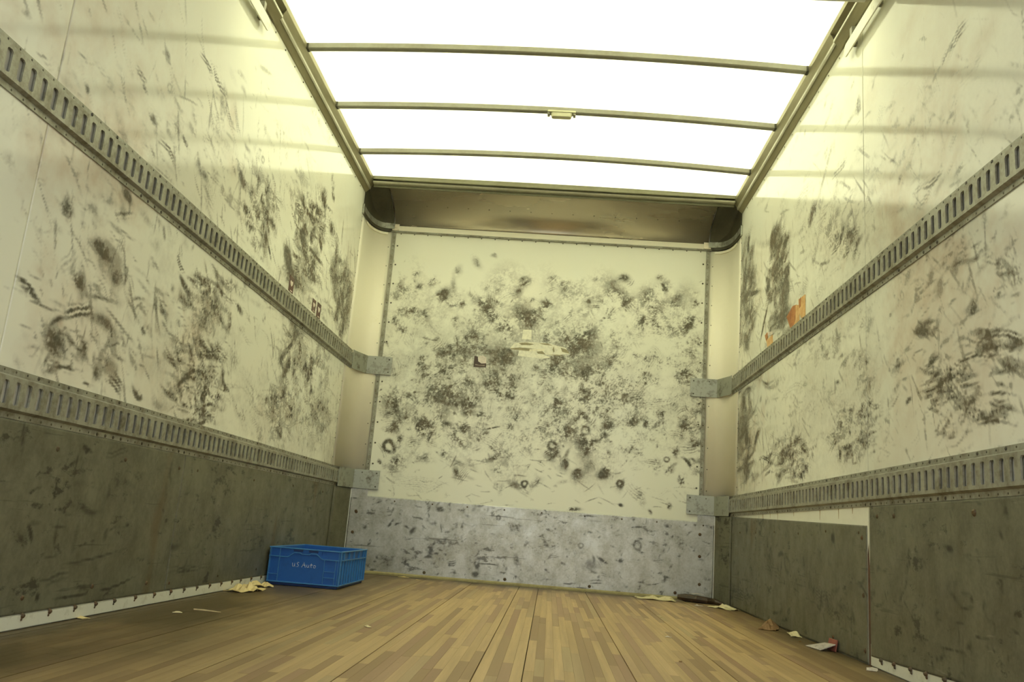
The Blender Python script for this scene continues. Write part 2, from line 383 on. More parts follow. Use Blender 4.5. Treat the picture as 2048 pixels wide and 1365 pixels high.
for X, Y, L, w, dg, a in ((280,470,80,7,12,.9),(560,750,190,5,3,.75),(690,765,120,5,5,.7),(1040,790,110,5,3,.8),(1180,798,150,5,4,.75),(1170,660,120,4,2,.4),(590,1030,150,4,-8,.4),(1500,1050,60,14,52,.9),(580,885,70,6,-12,.8),(960,1265,70,16,-6,.8),(710,1110,60,5,6,.7),
    (1250,1190,90,60,40,.45),(240,1140,200,60,8,.35),(590,960,120,60,40,.5),(1130,730,90,50,-40,.55),(1200,1050,60,8,-50,.7),(500,900,60,22,85,.6),(1050,1220,60,6,-20,.5),(800,1090,50,5,25,.5),(565,640,200,4,88,.5),(1040,950,100,12,-5,.8)):
    FF.photo(740+X/2.354, 480+Y/2.354, L/2.354, w/2.354, dg, a, 'b' if w > 18 else 'd' if w < 9 else 's')
for _ in range(1500):
    x = random.uniform(760, 1408); y = random.gauss(755, 120)
    if y > 1005 or y < 520 or (abs(x-1090) < 250 and y < 560): continue
    s = random.choice((3, 4, 5, 6, 8, 10, 14, 20))
    FF.photo(x, y, s*1.6, s*random.uniform(.5, 1), random.uniform(0, 180), random.uniform(.15, .75)*(1 if 600 < y < 930 else .55), random.choice('sssbb'))
for _ in range(230):
    x = random.uniform(780, 1405); y = random.gauss(750, 110)
    if 560 < y < 960: FF.haze(x, y, random.uniform(40, 90), random.uniform(25, 55), random.uniform(0, 180), random.uniform(.14, .34))
for _ in range(90):
    x = random.uniform(745, 1390); y = random.uniform(920, 1015)
    FF.photo(x, y, random.uniform(8, 34), random.uniform(1.3, 2.6), random.gauss(5, 28), random.uniform(.15, .55), 'd')

FL.hz = FR.hz = .38
# -- left wall: lower field (1.95x view) and upper field
lm = [(265,420,66,44,60,1,'s'),(500,375,56,22,60,1,'s'),(490,440,56,34,0,.6,'b'),(395,580,80,38,50,.9,'s'),(395,600,60,12,55,1,'d'),(500,530,74,6,40,.6,'d'),(305,705,74,32,60,.85,'s'),(300,690,34,14,50,1,'s'),
(100,720,90,24,35,.9,'b'),(125,755,90,16,42,1,'s'),(180,808,140,5,22,.7,'d'),(310,822,84,50,0,.95,'b'),(415,870,140,34,40,.6,'s'),(470,880,150,8,52,.7,'d'),(450,700,60,40,60,.55,'s'),(220,930,110,70,60,.7,'s'),(210,965,60,34,50,.8,'b'),
(250,1046,70,26,14,1,'b'),(200,1050,40,30,10,.7,'s'),(330,975,44,44,60,.7,'s'),(330,965,20,10,70,1,'d'),(460,1098,64,46,50,.9,'b'),(540,1152,48,18,50,1.1,'s'),(548,1160,20,14,0,1,'d'),(385,1060,50,44,60,.6,'s'),(430,1030,60,50,60,.4,'s'),(700,640,70,12,72,.8,'b'),
(715,720,66,12,65,1.1,'s'),(95,885,60,10,20,.4,'d'),(930,815,44,14,60,1,'s'),(870,990,70,26,50,.8,'b'),(930,1225,74,14,70,1.1,'s'),(340,1110,30,5,20,1,'d'),(230,850,70,20,-25,.7,'s'),(400,775,110,12,12,.7,'d'),(360,430,60,30,60,.35,'s'),(430,610,90,60,60,.35,'s'),(270,620,90,60,-50,.3,'b'),
(595,76,46,14,55,1,'s'),(655,195,100,16,60,.9,'b'),(720,160,70,8,68,.9,'d'),(790,290,60,24,55,.7,'s'),(800,350,60,10,70,.4,'d'),(942,315,100,18,65,1.1,'s'),(965,445,110,20,70,1.1,'s'),(970,495,40,24,60,1,'s'),(1052,150,80,14,66,1,'s'),(1025,235,20,16,60,.9,'r'),(1298,325,40,16,75,1,'s'),(1300,380,30,12,70,.9,'s'),
(1050,590,60,6,78,.8,'d'),(1110,660,26,24,0,.5,'r'),(1260,390,60,24,75,1,'s'),(1185,560,60,36,70,.7,'s'),(885,400,90,10,50,.4,'b'),(475,130,40,6,40,.6,'d'),(150,490,60,30,60,.35,'s'),(40,240,80,40,60,.3,'s'),(160,320,40,20,40,.35,'r'),(640,520,50,8,85,.7,'d'),(605,640,60,10,60,.5,'d'),(560,900,30,16,60,.8,'s')]
for X, Y, L, w, dg, a, k in lm: FL.photo(X/1.95, 200+Y/1.95, L/1.95, w/1.95, dg, a, k)
for X, Y, L, w, dg, a, k in ((742,225,80,10,62,1.1,'b'),(785,300,100,13,66,1.1,'b'),(818,400,90,9,76,.8,'b'),(500,265,70,18,60,.9,'b'),(520,320,40,8,62,.8,'d'),(90,48,50,18,50,.5,'s'),(150,205,90,14,52,.7,'b'),(600,195,44,12,80,.6,'s'),(312,318,30,10,80,.8,'s'),
    (360,250,90,12,55,.5,'b'),(550,428,30,14,65,1,'s'),(605,320,30,22,60,.5,'r'),(545,60,50,8,60,.35,'d'),(430,60,80,12,75,.25,'b'),(640,380,60,10,60,.4,'d'),(850,430,120,12,80,.5,'b'),(320,40,30,6,70,.5,'d'),(290,200,40,8,40,.5,'d'),(310,225,60,9,20,.4,'b')):
    FL.photo(X/1.796, Y/1.796, L/1.796, w/1.796, dg, a, k)
def cl(F, ox, oy, sc, rows):
    for X, Y, rx, ry, n, a, dg, sp, sz in rows:
        F.cluster(ox+X/sc, oy+Y/sc, rx/sc, ry/sc, n, a, (sz[0]/sc*2, sz[1]/sc*2), dg, sp, pink=.0)
cl(FL, 0, 200, 1.95, [(820,780,130,110,60,.7,60,22,(10,34)),(740,880,90,80,26,.5,50,30,(10,30)),(770,1010,110,70,50,.7,40,35,(8,30)),(790,1150,130,110,110,.85,30,40,(6,26)),
 (1140,1000,50,150,60,.8,80,25,(8,30)),(1080,1230,90,100,80,.75,60,35,(6,28)),(1250,1120,45,200,80,.9,80,25,(8,30)),(1230,1250,60,100,50,.8,75,25,(8,28)),(1030,400,60,130,55,.7,70,18,(8,30)),(1210,480,70,110,70,.85,72,20,(8,26)),
 (1180,660,70,90,50,.9,70,25,(10,34)),(1330,760,34,170,70,.95,84,12,(10,36)),(1240,800,50,70,30,.5,70,25,(8,20)),(1000,590,40,50,16,.6,60,20,(8,24)),(440,1000,150,90,40,.5,50,35,(6,26)),(300,720,170,80,30,.4,60,25,(8,26)),(230,970,110,110,40,.6,50,40,(6,24)),
 (720,130,180,120,34,.4,62,15,(8,26)),(900,330,90,100,20,.45,66,15,(8,24)),(450,650,120,170,30,.45,60,18,(8,30)),(600,790,80,60,14,.5,50,30,(8,20)),(1080,160,120,80,14,.4,66,15,(6,20)),(240,480,200,120,14,.35,55,30,(8,20)),(860,60,40,100,14,.5,78,10,(8,24)),(1000,820,60,90,16,.4,60,30,(8,24)),(550,340,90,90,10,.5,60,30,(8,20))])
# soft grey smears that hold the clusters together
for X, Y, L, w, dg, a in ((800,780,260,120,70,.34),(780,1120,230,170,40,.42),(1150,1010,230,80,85,.42),(1090,1230,170,120,80,.38),(1255,1150,330,70,85,.5),(1330,780,340,46,86,.6),(1210,500,220,100,75,.45),(1190,680,160,90,70,.42),(1040,430,220,90,75,.3),(440,880,220,90,40,.3),(420,640,260,80,65,.24),(220,950,160,100,60,.3),(640,1000,200,60,-30,.2),(1000,600,90,50,60,.3)):
    FL.haze(X/1.95, 200+Y/1.95, L/1.95, w/1.95, dg, a)
for X, Y, L, w, dg, a in ((900,60,160,60,75,.35),(560,120,120,60,60,.25),(420,650,260,90,62,.4),(440,1030,130,80,70,.45),(240,860,70,40,60,.6),(410,860,150,60,40,.4),(900,250,160,60,60,.25),(160,670,70,30,60,.4),(790,850,120,60,60,.3),(530,180,140,60,60,.2)):
    FL.photo(X/1.95, 200+Y/1.95, L/1.95, w/1.95, dg, .06, 's', a)
for _ in range(700):      # light wear everywhere on the lower left wall, and thinner above the rail
    x = random.uniform(20, 690); y = random.uniform(120, 900)
    lo = y > 140+x*.86
    a = (.55 if lo else .40)*(.35+.65*min(1, x/500))
    s_ = random.choice((5, 7, 10, 14, 20))
    FL.photo(x, y, s_*(1.8 if lo else 2.2), s_*random.uniform(.3, .8), random.gauss(62, 20 if lo else 12), a*random.uniform(.2, 1), random.choice('ssb'))
for _ in range(650):
    x = random.uniform(1490, 2045); y = random.uniform(150, 960)
    lo = y > 740-(x-1470)*.80
    a = .55 if lo else .42
    s_ = random.choice((5, 7, 10, 14, 20))
    FR.photo(x, y, s_*(1.8 if lo else 2.4), s_*random.uniform(.3, .7), random.gauss(-52 if lo else -64, 24 if lo else 12), a*random.uniform(.2, 1), random.choice('ssb'))
# scrub arcs low down near the nose
for k in range(26):
    t = k/25; FL.photo(500+t*60+random.uniform(-6, 6), 790+random.uniform(-14, 30), 40, 2.4, -60+t*95, random.uniform(.12, .38), 'd')
    FL.photo(628+t*26, 815+random.uniform(-10, 30), 34, 2.2, -62+t*60, random.uniform(.2, .5), 'd')

# -- right wall (2.275x view, then 1.796x view)
rm = [(350,48,70,16,-66,.9,'s'),(170,190,80,20,-80,1,'s'),(380,165,150,14,-76,.6,'b'),(510,180,70,50,-62,.8,'b'),(460,215,100,15,-60,.8,'b'),(385,290,66,12,5,.9,'s'),(130,565,130,6,-78,1.1,'d'),(660,232,44,9,-42,.9,'s'),(1000,290,110,14,-28,.9,'b'),
(1180,285,90,34,18,.75,'b'),(1270,350,80,34,80,.8,'b'),(1085,490,60,28,-72,1.1,'s'),(850,598,56,40,0,1,'s'),(715,512,60,14,-55,1,'s'),(830,440,90,12,-55,.55,'b'),(760,430,40,20,70,.6,'r'),(1215,615,200,50,6,.95,'b'),(1150,610,120,18,-35,.9,'b'),(1050,720,200,24,-28,.9,'b'),(900,735,60,16,-46,1,'s'),
(950,830,230,16,-32,.8,'b'),(990,860,170,90,60,.6,'b'),(1190,880,130,10,-3,1,'s'),(1200,940,90,8,12,.7,'d'),(1080,970,100,34,20,1,'s'),(1180,1000,130,34,-4,.85,'b'),(790,915,34,16,-48,1.1,'d'),(550,745,90,12,-56,.9,'s'),(500,982,80,18,-28,1,'s'),(630,940,60,24,10,.9,'b'),(630,1146,48,16,-42,1.1,'s'),
(790,1143,36,20,0,.7,'s'),(212,1112,80,38,-30,.95,'s'),(265,1160,26,14,80,1,'s'),(170,1150,130,4,-68,.9,'d'),(100,1080,80,12,-72,.9,'s'),(150,838,44,10,0,.9,'s'),(1280,430,40,24,-30,.8,'b'),(740,730,40,10,-60,.7,'s'),(610,540,14,110,0,.3,'s'),(470,830,20,14,0,.9,'s'),(400,840,40,10,-80,.6,'d'),(1210,840,40,20,10,.7,'s'),(1010,400,120,16,20,.3,'b'),(920,550,50,14,-80,.4,'s'),(530,800,40,8,-60,.6,'d'),(1100,850,30,14,0,.7,'s'),(890,1020,14,20,0,.3,'s')]
for X, Y, L, w, dg, a, k in rm: FR.photo(1470+X/2.275, 400+Y/2.275, L/2.275, w/2.275, dg, a, k)
for X, Y, L, w, dg, a, k in ((785,125,130,22,-60,1,'b'),(745,190,90,14,-62,.9,'b'),(705,265,70,8,-62,.6,'d'),(425,380,64,14,-85,1,'b'),(350,610,70,16,-55,.8,'b'),(690,655,80,18,-42,.9,'b'),(790,605,46,12,-55,.6,'b'),(572,645,40,8,-70,.8,'d'),(545,575,16,12,0,.7,'s'),(260,760,56,16,-65,1,'s'),
    (320,560,80,8,-75,.5,'d'),(915,370,80,14,-58,.45,'b'),(860,215,50,24,-60,.5,'b'),(585,200,50,6,-70,.5,'d'),(755,420,50,8,-60,.5,'d'),(300,640,90,7,-75,.5,'d'),(1000,330,30,24,-30,.5,'s'),(330,790,90,12,-68,.5,'b'),(270,900,110,12,-76,.6,'b'),(115,860,70,14,-80,.7,'s')):
    FR.photo(1480+X/1.796, Y/1.796, L/1.796, w/1.796, dg, a, k)
cl(FR, 1470, 400, 2.275, [(200,240,40,110,50,.8,-72,14,(8,34)),(190,400,50,120,60,.85,-68,16,(8,34)),(60,300,28,120,36,.7,-78,10,(8,34)),(55,520,34,150,60,.8,-75,14,(8,36)),(210,560,50,60,34,.7,-50,25,(8,30)),(510,190,60,60,36,.8,-62,14,(8,30)),(430,110,120,80,34,.5,-62,12,(10,34)),
 (530,1060,110,130,130,.85,-35,35,(6,28)),(240,1180,110,100,110,.85,-40,40,(6,26)),(40,1050,36,240,90,.75,-70,20,(8,32)),(420,640,60,70,34,.6,-60,25,(6,24)),(600,850,60,60,36,.6,-60,30,(6,24)),(640,1080,90,110,50,.6,-20,40,(6,22)),(330,900,120,90,44,.45,-40,40,(6,24)),(990,860,130,90,60,.7,-30,25,(10,36)),
 (1180,640,140,60,40,.7,-10,25,(10,36)),(1260,760,80,60,24,.6,20,30,(8,30)),(1150,960,140,60,40,.7,0,25,(8,34)),(1000,1030,70,60,20,.6,-50,30,(8,22)),(850,420,120,90,26,.45,-50,20,(8,30)),(1050,230,100,60,24,.5,-40,20,(8,26)),(1250,330,60,90,24,.6,60,30,(8,26)),(860,590,60,40,18,.7,0,50,(8,22)),(560,740,60,60,20,.6,-58,15,(8,26)),(740,720,140,60,20,.4,-55,20,(8,22)),(620,560,60,60,18,.4,-60,30,(6,22)),(330,700,120,60,34,.5,-50,30,(6,22)),(600,30,240,60,22,.4,-62,12,(8,26)),(920,740,60,40,14,.5,-40,30,(8,22))])
for X, Y, L, w, dg, a in ((190,320,360,70,-78,.40),(55,450,520,50,-86,.42),(510,190,120,80,-60,.34),(530,1060,240,200,-60,.40),(240,1180,200,170,-40,.40),(40,1080,420,50,-86,.45),(990,860,260,140,-30,.30),(1160,960,260,90,0,.28),(1190,640,230,70,0,.30),(210,560,120,80,-60,.36),(420,130,200,90,-66,.22),(600,880,180,80,80,.26)):
    FR.haze(1470+X/2.275, 400+Y/2.275, L/2.275, w/2.275, dg, a)
for X, Y, L, w, dg, a in ((620,90,240,60,-62,.35),(880,150,240,60,-60,.4),(470,350,60,160,0,.25),(700,340,160,50,-62,.35),(520,640,200,50,-30,.35),(900,420,120,60,-60,.35),(600,620,120,60,80,.3)):
    FR.photo(1480+X/1.796, Y/1.796, L/1.796, w/1.796, dg, .05, 's', a)

for F_, sg in ((FL, 1), (FR, -1)):
    # hairline rubs and a thin uneven film of dirt, thickest at load height and towards the nose
    for _ in range(800):
        u = -.35-3.7*random.random()**1.7; v = random.choice((random.gauss(1.0, .22), random.gauss(1.75, .22)))
        F_.mark(u, v, random.uniform(.015, .085), random.uniform(.003, .007), sg*(-1)*random.gauss(.95, .45), random.uniform(.12, .62), random.choice('dbd'))
    vv = (F_.v0+np.arange(F_.nv)*F_.res)[:, None]; uu = (F_.u0+np.arange(F_.nu)*F_.res)[None, :]
    film = np.clip(fft_noise(F_.nv, F_.nu, 1.25)*.5+.25, 0, 1)*np.exp(-((vv-1.15)/.75)**2)*(.35+.65*np.exp(uu/1.6))
    F_.g = 1-(1-F_.g)*(1-.30*film)
    F_.p = np.maximum(F_.p, np.clip(fft_noise(F_.nv, F_.nu, 1.6)*.5-.15, 0, .5)*np.exp(-((vv-1.4)/.7)**2))
film = np.clip(fft_noise(FF.nv, FF.nu, 1.2)*.5+.25, 0, 1); vv = (FF.v0+np.arange(FF.nv)*FF.res)[:, None]
FF.g = 1-(1-FF.g)*(1-.20*film*np.exp(-((vv-1.45)/.42)**4))
pl_l = lambda u, v, d: np.stack([np.full_like(u, 0.0+d), u, v], -1)
pl_r = lambda u, v, d: np.stack([np.full_like(u, W-d), u, v], -1)
pl_f = lambda u, v, d: np.stack([u, np.full_like(u, 0.0-d), v], -1)
WM = M['wall_left']
panel('lining_panel', FL, -4.30, -3.735, 0, 2.6, lambda u, v, d: pl_l(u, v, d-.00015), wall_l, WM)
panel('lining_panel', FL, -3.735, -C, 0, 2.6, pl_l, wall_l, WM, 'long white lining sheet covered in black scuffs')
panel('lining_panel', FR, -4.30, -2.585, 0, 2.6, lambda u, v, d: pl_r(u, v, d-.00015), wall_r, WM)
panel('lining_panel', FR, -2.585, -C, 0, 2.6, pl_r, wall_r, WM, 'long white lining sheet with black strokes and torn tape')
panel('lining_panel', FF, FF.u0, W-PX+.02, .45, 2.45, pl_f, wall_f, WM, 'white lining sheet of the nose wall thick with black smudges')
for pr, x0, x1 in ((wall_l, -.004, 0), (wall_r, W, W+.004)):
    MB().box((x0, YB, 0), (x1, -4.303, 2.6)).build('lining_panel', M['white'], pr)

# marks on the bare metal sheets
FLP = Field(-4.40, -.20, 0, .56, .007, FL.conv); FRP = Field(-4.40, -.20, 0, .56, .007, FR.conv)
FK = Field(.070, 2.522, .008, .510, .006, FF.conv)
for X, Y, L, w, dg, a, k in ((170,200,95,16,78,.9,'s'),(510,255,150,12,-16,.7,'b'),(540,345,320,7,-14,.6,'s'),(555,545,390,5,-17,.9,'d'),(285,345,90,24,-10,.5,'b'),(330,440,130,60,-20,.5,'b'),(365,70,50,10,80,.6,'s'),(735,158,22,24,0,.9,'s'),(965,128,14,14,0,1,'s'),(1015,130,18,16,0,1,'s'),
    (1430,145,110,8,-72,.7,'s'),(1480,230,140,5,-20,.8,'d'),(1850,200,70,12,-25,.9,'s'),(1280,292,34,12,0,.9,'s'),(1600,135,50,12,0,.7,'s'),(1090,420,230,50,-10,.7,'b'),(1000,290,60,40,0,.5,'s'),(810,355,44,12,0,.7,'s'),(480,520,60,14,10,.7,'s'),(207,585,34,22,75,.9,'s'),(500,-285,60,22,40,.8,'s'),(940,60,60,14,75,.5,'s'),(330,160,90,5,5,.6,'d'),(640,180,60,10,-30,.5,'s'),(1190,100,40,12,0,.6,'s'),(700,40,110,10,80,.45,'b'),(1340,60,80,10,80,.5,'b'),(200,-60,90,20,-25,.5,'b')):
    FLP.photo(X/2.926, 1000+Y/2.926, L/2.926, w/2.926, dg, a, k)
for X, Y, L, w, dg, a, k in ((1500,260,70,8,88,.9,'s'),(1490,345,120,13,-80,1,'s'),(1475,440,120,12,-74,1,'s'),(1508,560,140,10,58,.8,'s'),(1560,680,70,18,62,.7,'s'),(1580,330,60,9,70,.7,'s'),(1700,240,56,26,20,.8,'s'),(1785,280,30,12,0,.9,'s'),(1940,410,90,20,-50,.6,'b'),(1805,490,30,16,80,.7,'s'),(1750,605,46,16,0,.7,'s'),(1860,680,80,24,20,.8,'b'),
    (1790,730,40,20,80,.7,'s'),(1920,745,44,16,0,.9,'s'),(1720,740,190,9,22,.7,'d'),(882,270,26,24,0,1,'s'),(840,345,100,50,30,.6,'b'),(912,350,60,44,60,.7,'r'),(1130,200,44,16,85,.8,'s'),(1065,260,40,16,90,.6,'s'),(900,180,28,7,88,.9,'s'),(715,140,36,10,88,.8,'s'),(850,555,60,16,0,.6,'s'),(900,590,44,16,0,.9,'s'),(680,460,130,60,30,.6,'b'),(1080,480,150,60,30,.5,'b'),(1150,580,110,60,30,.5,'b'),(1000,480,210,5,35,.4,'d'),(1950,180,60,14,70,.5,'s'),(1640,560,90,30,70,.4,'s'),(1350,520,50,20,0,.5,'s'),(1230,640,90,20,25,.5,'b')):
    FRP.photo(1200+X/2.415, 1000+Y/2.415, L/2.415, w/2.415, dg, a, k)
for ox, oy, rows in ((1060, 980, ((85,245,56,22,10,.9,'s'),(150,240,34,18,0,.9,'s'),(1000,290,24,46,0,.9,'s'),(1040,368,150,13,5,1,'s'),(1350,360,66,34,0,.9,'s'),(820,290,74,40,0,.8,'s'),(560,260,130,16,5,.7,'s'),(1035,560,80,110,0,.95,'r'),(490,555,56,56,0,.8,'r'),(685,690,100,22,35,.9,'s'),(1300,845,100,17,20,1,'s'),(1265,815,34,16,0,.9,'s'),(1060,905,76,12,10,.9,'s'),(1190,930,110,9,-5,.8,'s'),
      (620,920,110,60,0,.7,'b'),(430,962,190,6,3,.9,'d'),(370,920,110,5,2,.8,'d'),(350,580,34,32,0,.8,'s'),(230,650,100,60,0,.6,'b'),(1220,690,150,60,20,.6,'b'),(870,700,70,34,0,.9,'s'),(1620,345,36,24,0,.9,'s'),(1520,345,34,16,0,.7,'s'),(225,370,70,22,50,.8,'s'),(850,400,46,16,0,.8,'s'),(160,880,120,20,0,.4,'b'),(560,760,160,120,0,.35,'s'))),
    (640, 940, ((900,590,70,34,-50,.8,'s'),(1080,790,100,50,80,.9,'s'),(1060,850,66,22,0,.8,'s'),(1170,390,66,44,0,.8,'s'),(1375,400,66,18,0,.8,'s'),(1045,345,36,24,0,.7,'s'),(360,265,100,26,-10,.9,'s'),(560,310,100,32,-20,.7,'b'),(680,400,66,34,0,.6,'b'),(690,520,90,22,-50,.8,'s'),(1520,920,90,44,85,1,'s'),(1510,1030,60,50,0,.8,'s'),(1280,920,66,54,0,.8,'b'),(1290,1010,76,22,0,.6,'s'),
      (1910,880,130,70,80,.6,'s'),(1860,740,54,34,90,.8,'s'),(1780,1010,66,12,20,1,'s'),(1730,480,56,54,0,.8,'r'),(1600,925,210,5,3,.8,'d'),(2030,990,34,16,0,.9,'s'),(962,475,66,9,15,.9,'s'),(1250,720,160,120,0,.4,'s'),(650,860,200,60,20,.4,'s'),(1900,590,120,120,0,.35,'s'),(1480,620,90,160,0,.25,'s')))):
    for X, Y, L, w, dg, a, k in rows: FK.photo(ox+X/4.876, oy+Y/4.876, L/4.876, w/4.876, dg, a, k)
for _ in range(170): FLP.mark(random.uniform(-4.3, -.3), random.uniform(.04, .54), random.uniform(.01, .06), random.uniform(.004, .014), random.choice((-.2, .1, 1.4, 1.6))+random.gauss(0, .25), random.uniform(.1, .6), random.choice('sbs'))
for _ in range(300): FRP.mark(random.uniform(-4.3, -.3), random.uniform(.04, .54), random.uniform(.01, .05), random.uniform(.004, .014), random.choice((.2, -.1, 1.4, 1.6))+random.gauss(0, .25), random.uniform(.1, .6), random.choice('sbs'))
for _ in range(420): FK.mark(random.uniform(.1, 2.5), random.uniform(.02, .5), random.uniform(.006, .03), random.uniform(.003, .010), random.uniform(0, 3), random.uniform(.1, .65)*(1 if random.random() < .8 else 1.4), random.choice('sbs'))

# floor -------------------------------------------------------------
floor = empty('floor', kind='structure')
MB().box((0, YB, -.06), (W, 0, -.0125)).build('subfloor', M['bolt'], floor)
edges = [0.0, .040, .345, .650, .955, 1.262, 1.387, 1.692, 1.997, 2.302, W]
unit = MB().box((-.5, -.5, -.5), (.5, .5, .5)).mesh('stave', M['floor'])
YS = -4.15
for a, b in zip(edges[:-1], edges[1:]):
    a2, b2 = a+.0014, b-.0014
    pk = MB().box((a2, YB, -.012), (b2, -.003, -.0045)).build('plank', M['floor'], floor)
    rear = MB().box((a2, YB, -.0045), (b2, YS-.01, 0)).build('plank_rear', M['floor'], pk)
    n = max(1, round((b2-a2)/.0285)); w = (b2-a2)/n
    prev = None
    for i in range(n):
        y = -.003-random.uniform(.05, .5)
        ya = -.003
        while ya > YS:
            yb = max(y, YS-.005)
            o = bpy.data.objects.new('stave', unit); COL.objects.link(o); o.parent = pk
            o.location = (a2+w*(i+.5), (ya+yb)/2, -.00225+random.uniform(-.0002, 0))
            o.scale = (w-.0004, ya-yb-.0006, .0045)
            ya = yb; y = ya-random.choice((.22, .3, .4, .5, .65, .85, 1.0))
            if ya <= YS-.004: break

# roof: translucent skin, slightly crowned ----------------------------
def crown(x): return .035*(1-((x-W/2)/(W/2-.056))**2)
rf = MB(); N = 24
xs = [.0+W*i/N for i in range(N+1)]
top = [(x, ZR+max(crown(x), 0)+.004) for x in xs]; bot = [(x, ZR+max(crown(x), 0)+.001) for x in reversed(xs)]
ring = top+bot
rf.loft([[(x, y, z if ci == 1 else ZR+(z-ZR-(.004 if i <= N else .001))*ci+(.004 if i <= N else .001)) for i, (x, z) in enumerate(ring)] for y, ci in ((YB, 1), (-.80, 1), (-.43, .35), (-.20, .35))])
ceiling = rf.build('ceiling', M['roof'], smooth=False, kind='structure')
# aluminium nose cap closing the body above the front cove
MB().box((-.06, -.36, ZR+.045), (W+.06, .06, ZR+.06)).build('trim_4', M['white'], kind='structure')

# rounded cream corner posts ------------------------------------------
def arc_pt(t, off=0.0):
    """t 0..1 from side wall to front wall; superellipse corner; off = towards the room"""
    th = t*math.pi/2; p = 2/3.2
    x = PX-(PX)*abs(math.cos(th))**p; y = -C+C*abs(math.sin(th))**p
    tx, ty = PX-x, -C-y; n = math.hypot(tx, ty); d = (PX*1.0, -C*.62)
    dl = math.hypot(*d); return x+off*d[0]/dl, y+off*d[1]/dl
NA = 18
def corner_strip(o1, o2, z0, z1, side, t0=0, t1=1, taper=None):
    m = MB(); rings = []
    for k in range(NA+1):
        t = t0+(t1-t0)*k/NA
        a, b = arc_pt(t, o1), arc_pt(t, o2)
        X = (lambda v: v) if side == 0 else (lambda v: W-v)
        rings.append([(X(a[0]), a[1], z0), (X(b[0]), b[1], z0), (X(b[0]), b[1], z1), (X(a[0]), a[1], z1)])
    return m.loft(rings)
corners = []
for s in (0, 1):
    c = corner_strip(.0, -.006, .56, 2.62, s).build('trim_%d' % (s+1), M['cream'], smooth=False, kind='structure')
    corners.append(c)
    for p in c.data.polygons: p.use_smooth = len(p.vertices) == 4 and abs(p.normal.z) < .3
    # riveted edge strip where the post laps the nose wall
    X = (lambda v: v) if s == 0 else (lambda v: W-v)
    a, b = sorted((X(PX-.004), X(PX+.034)))
    a2, b2 = sorted((X(PX+.002), X(PX+.026)))
    MB().box((a2, -.0075, .515), (b2, -.0005, 2.41)).build('edge_strip', M['track'], c, bevel=.001)
    rv = MB(); zz = .58
    while zz < 2.38:
        for xo, r, dz in ((-.022, .0035, -.01), (.014, .0045, 0), (.044, .0062, 0.004)):
            rv.dome((X(PX+xo), -.0075 if xo > 0 and xo < .03 else (-.001 if xo > 0 else arc_pt(.97)[1]), zz+dz), (0, -1, 0), r, .0035)
        zz += .1435
    zz = .55
    while zz < 2.4:
        rv.dome((X(PX+.014), -.0075, zz), (0, -1, 0), .0022, .001, 6); zz += .0287
    for k in range(14):      # screws down the wall side of the post
        rv.dome((X(.0005), -C-.012, .73+k*.125), (1 if s == 0 else -1, 0, 0), .004, .003)
        if k % 2: rv.dome((X(.0005), -C-.013, .76+k*.125), (1 if s == 0 else -1, 0, 0), .003, .003)
    rv.build('rivet', M['rivet'], c, kind='stuff')

# floor edge angle under the kick plate
MB().prism([(-.001, 0), (-.022, 0), (-.022, .010), (-.008, .014), (-.001, .022)], .08, W-.08, 0).build('baseboard_front', plain('yellowed_edge_angle', (.40, .35, .16), .5, 0, (.22, .17, .07), 9), kind='structure')

# rear opening, roll-up door above the opening, ground outside
dr = empty('door_1', kind='structure')
for k in range(5):
    MB().box((.06, -5.20+k*.485, 2.50), (W-.06, -5.20+(k+1)*.485-.006, 2.53)).build('door_panel', M['door'], dr, bevel=.003)
MB().box((-60, -70, -1.02), (60, 60, -1.0)).build('ground', M['ground'], kind='structure')
MB().box((-.06, YB-.05, -.30), (W+.06, YB, 0)).build('trim_3', M['galv'], kind='structure')

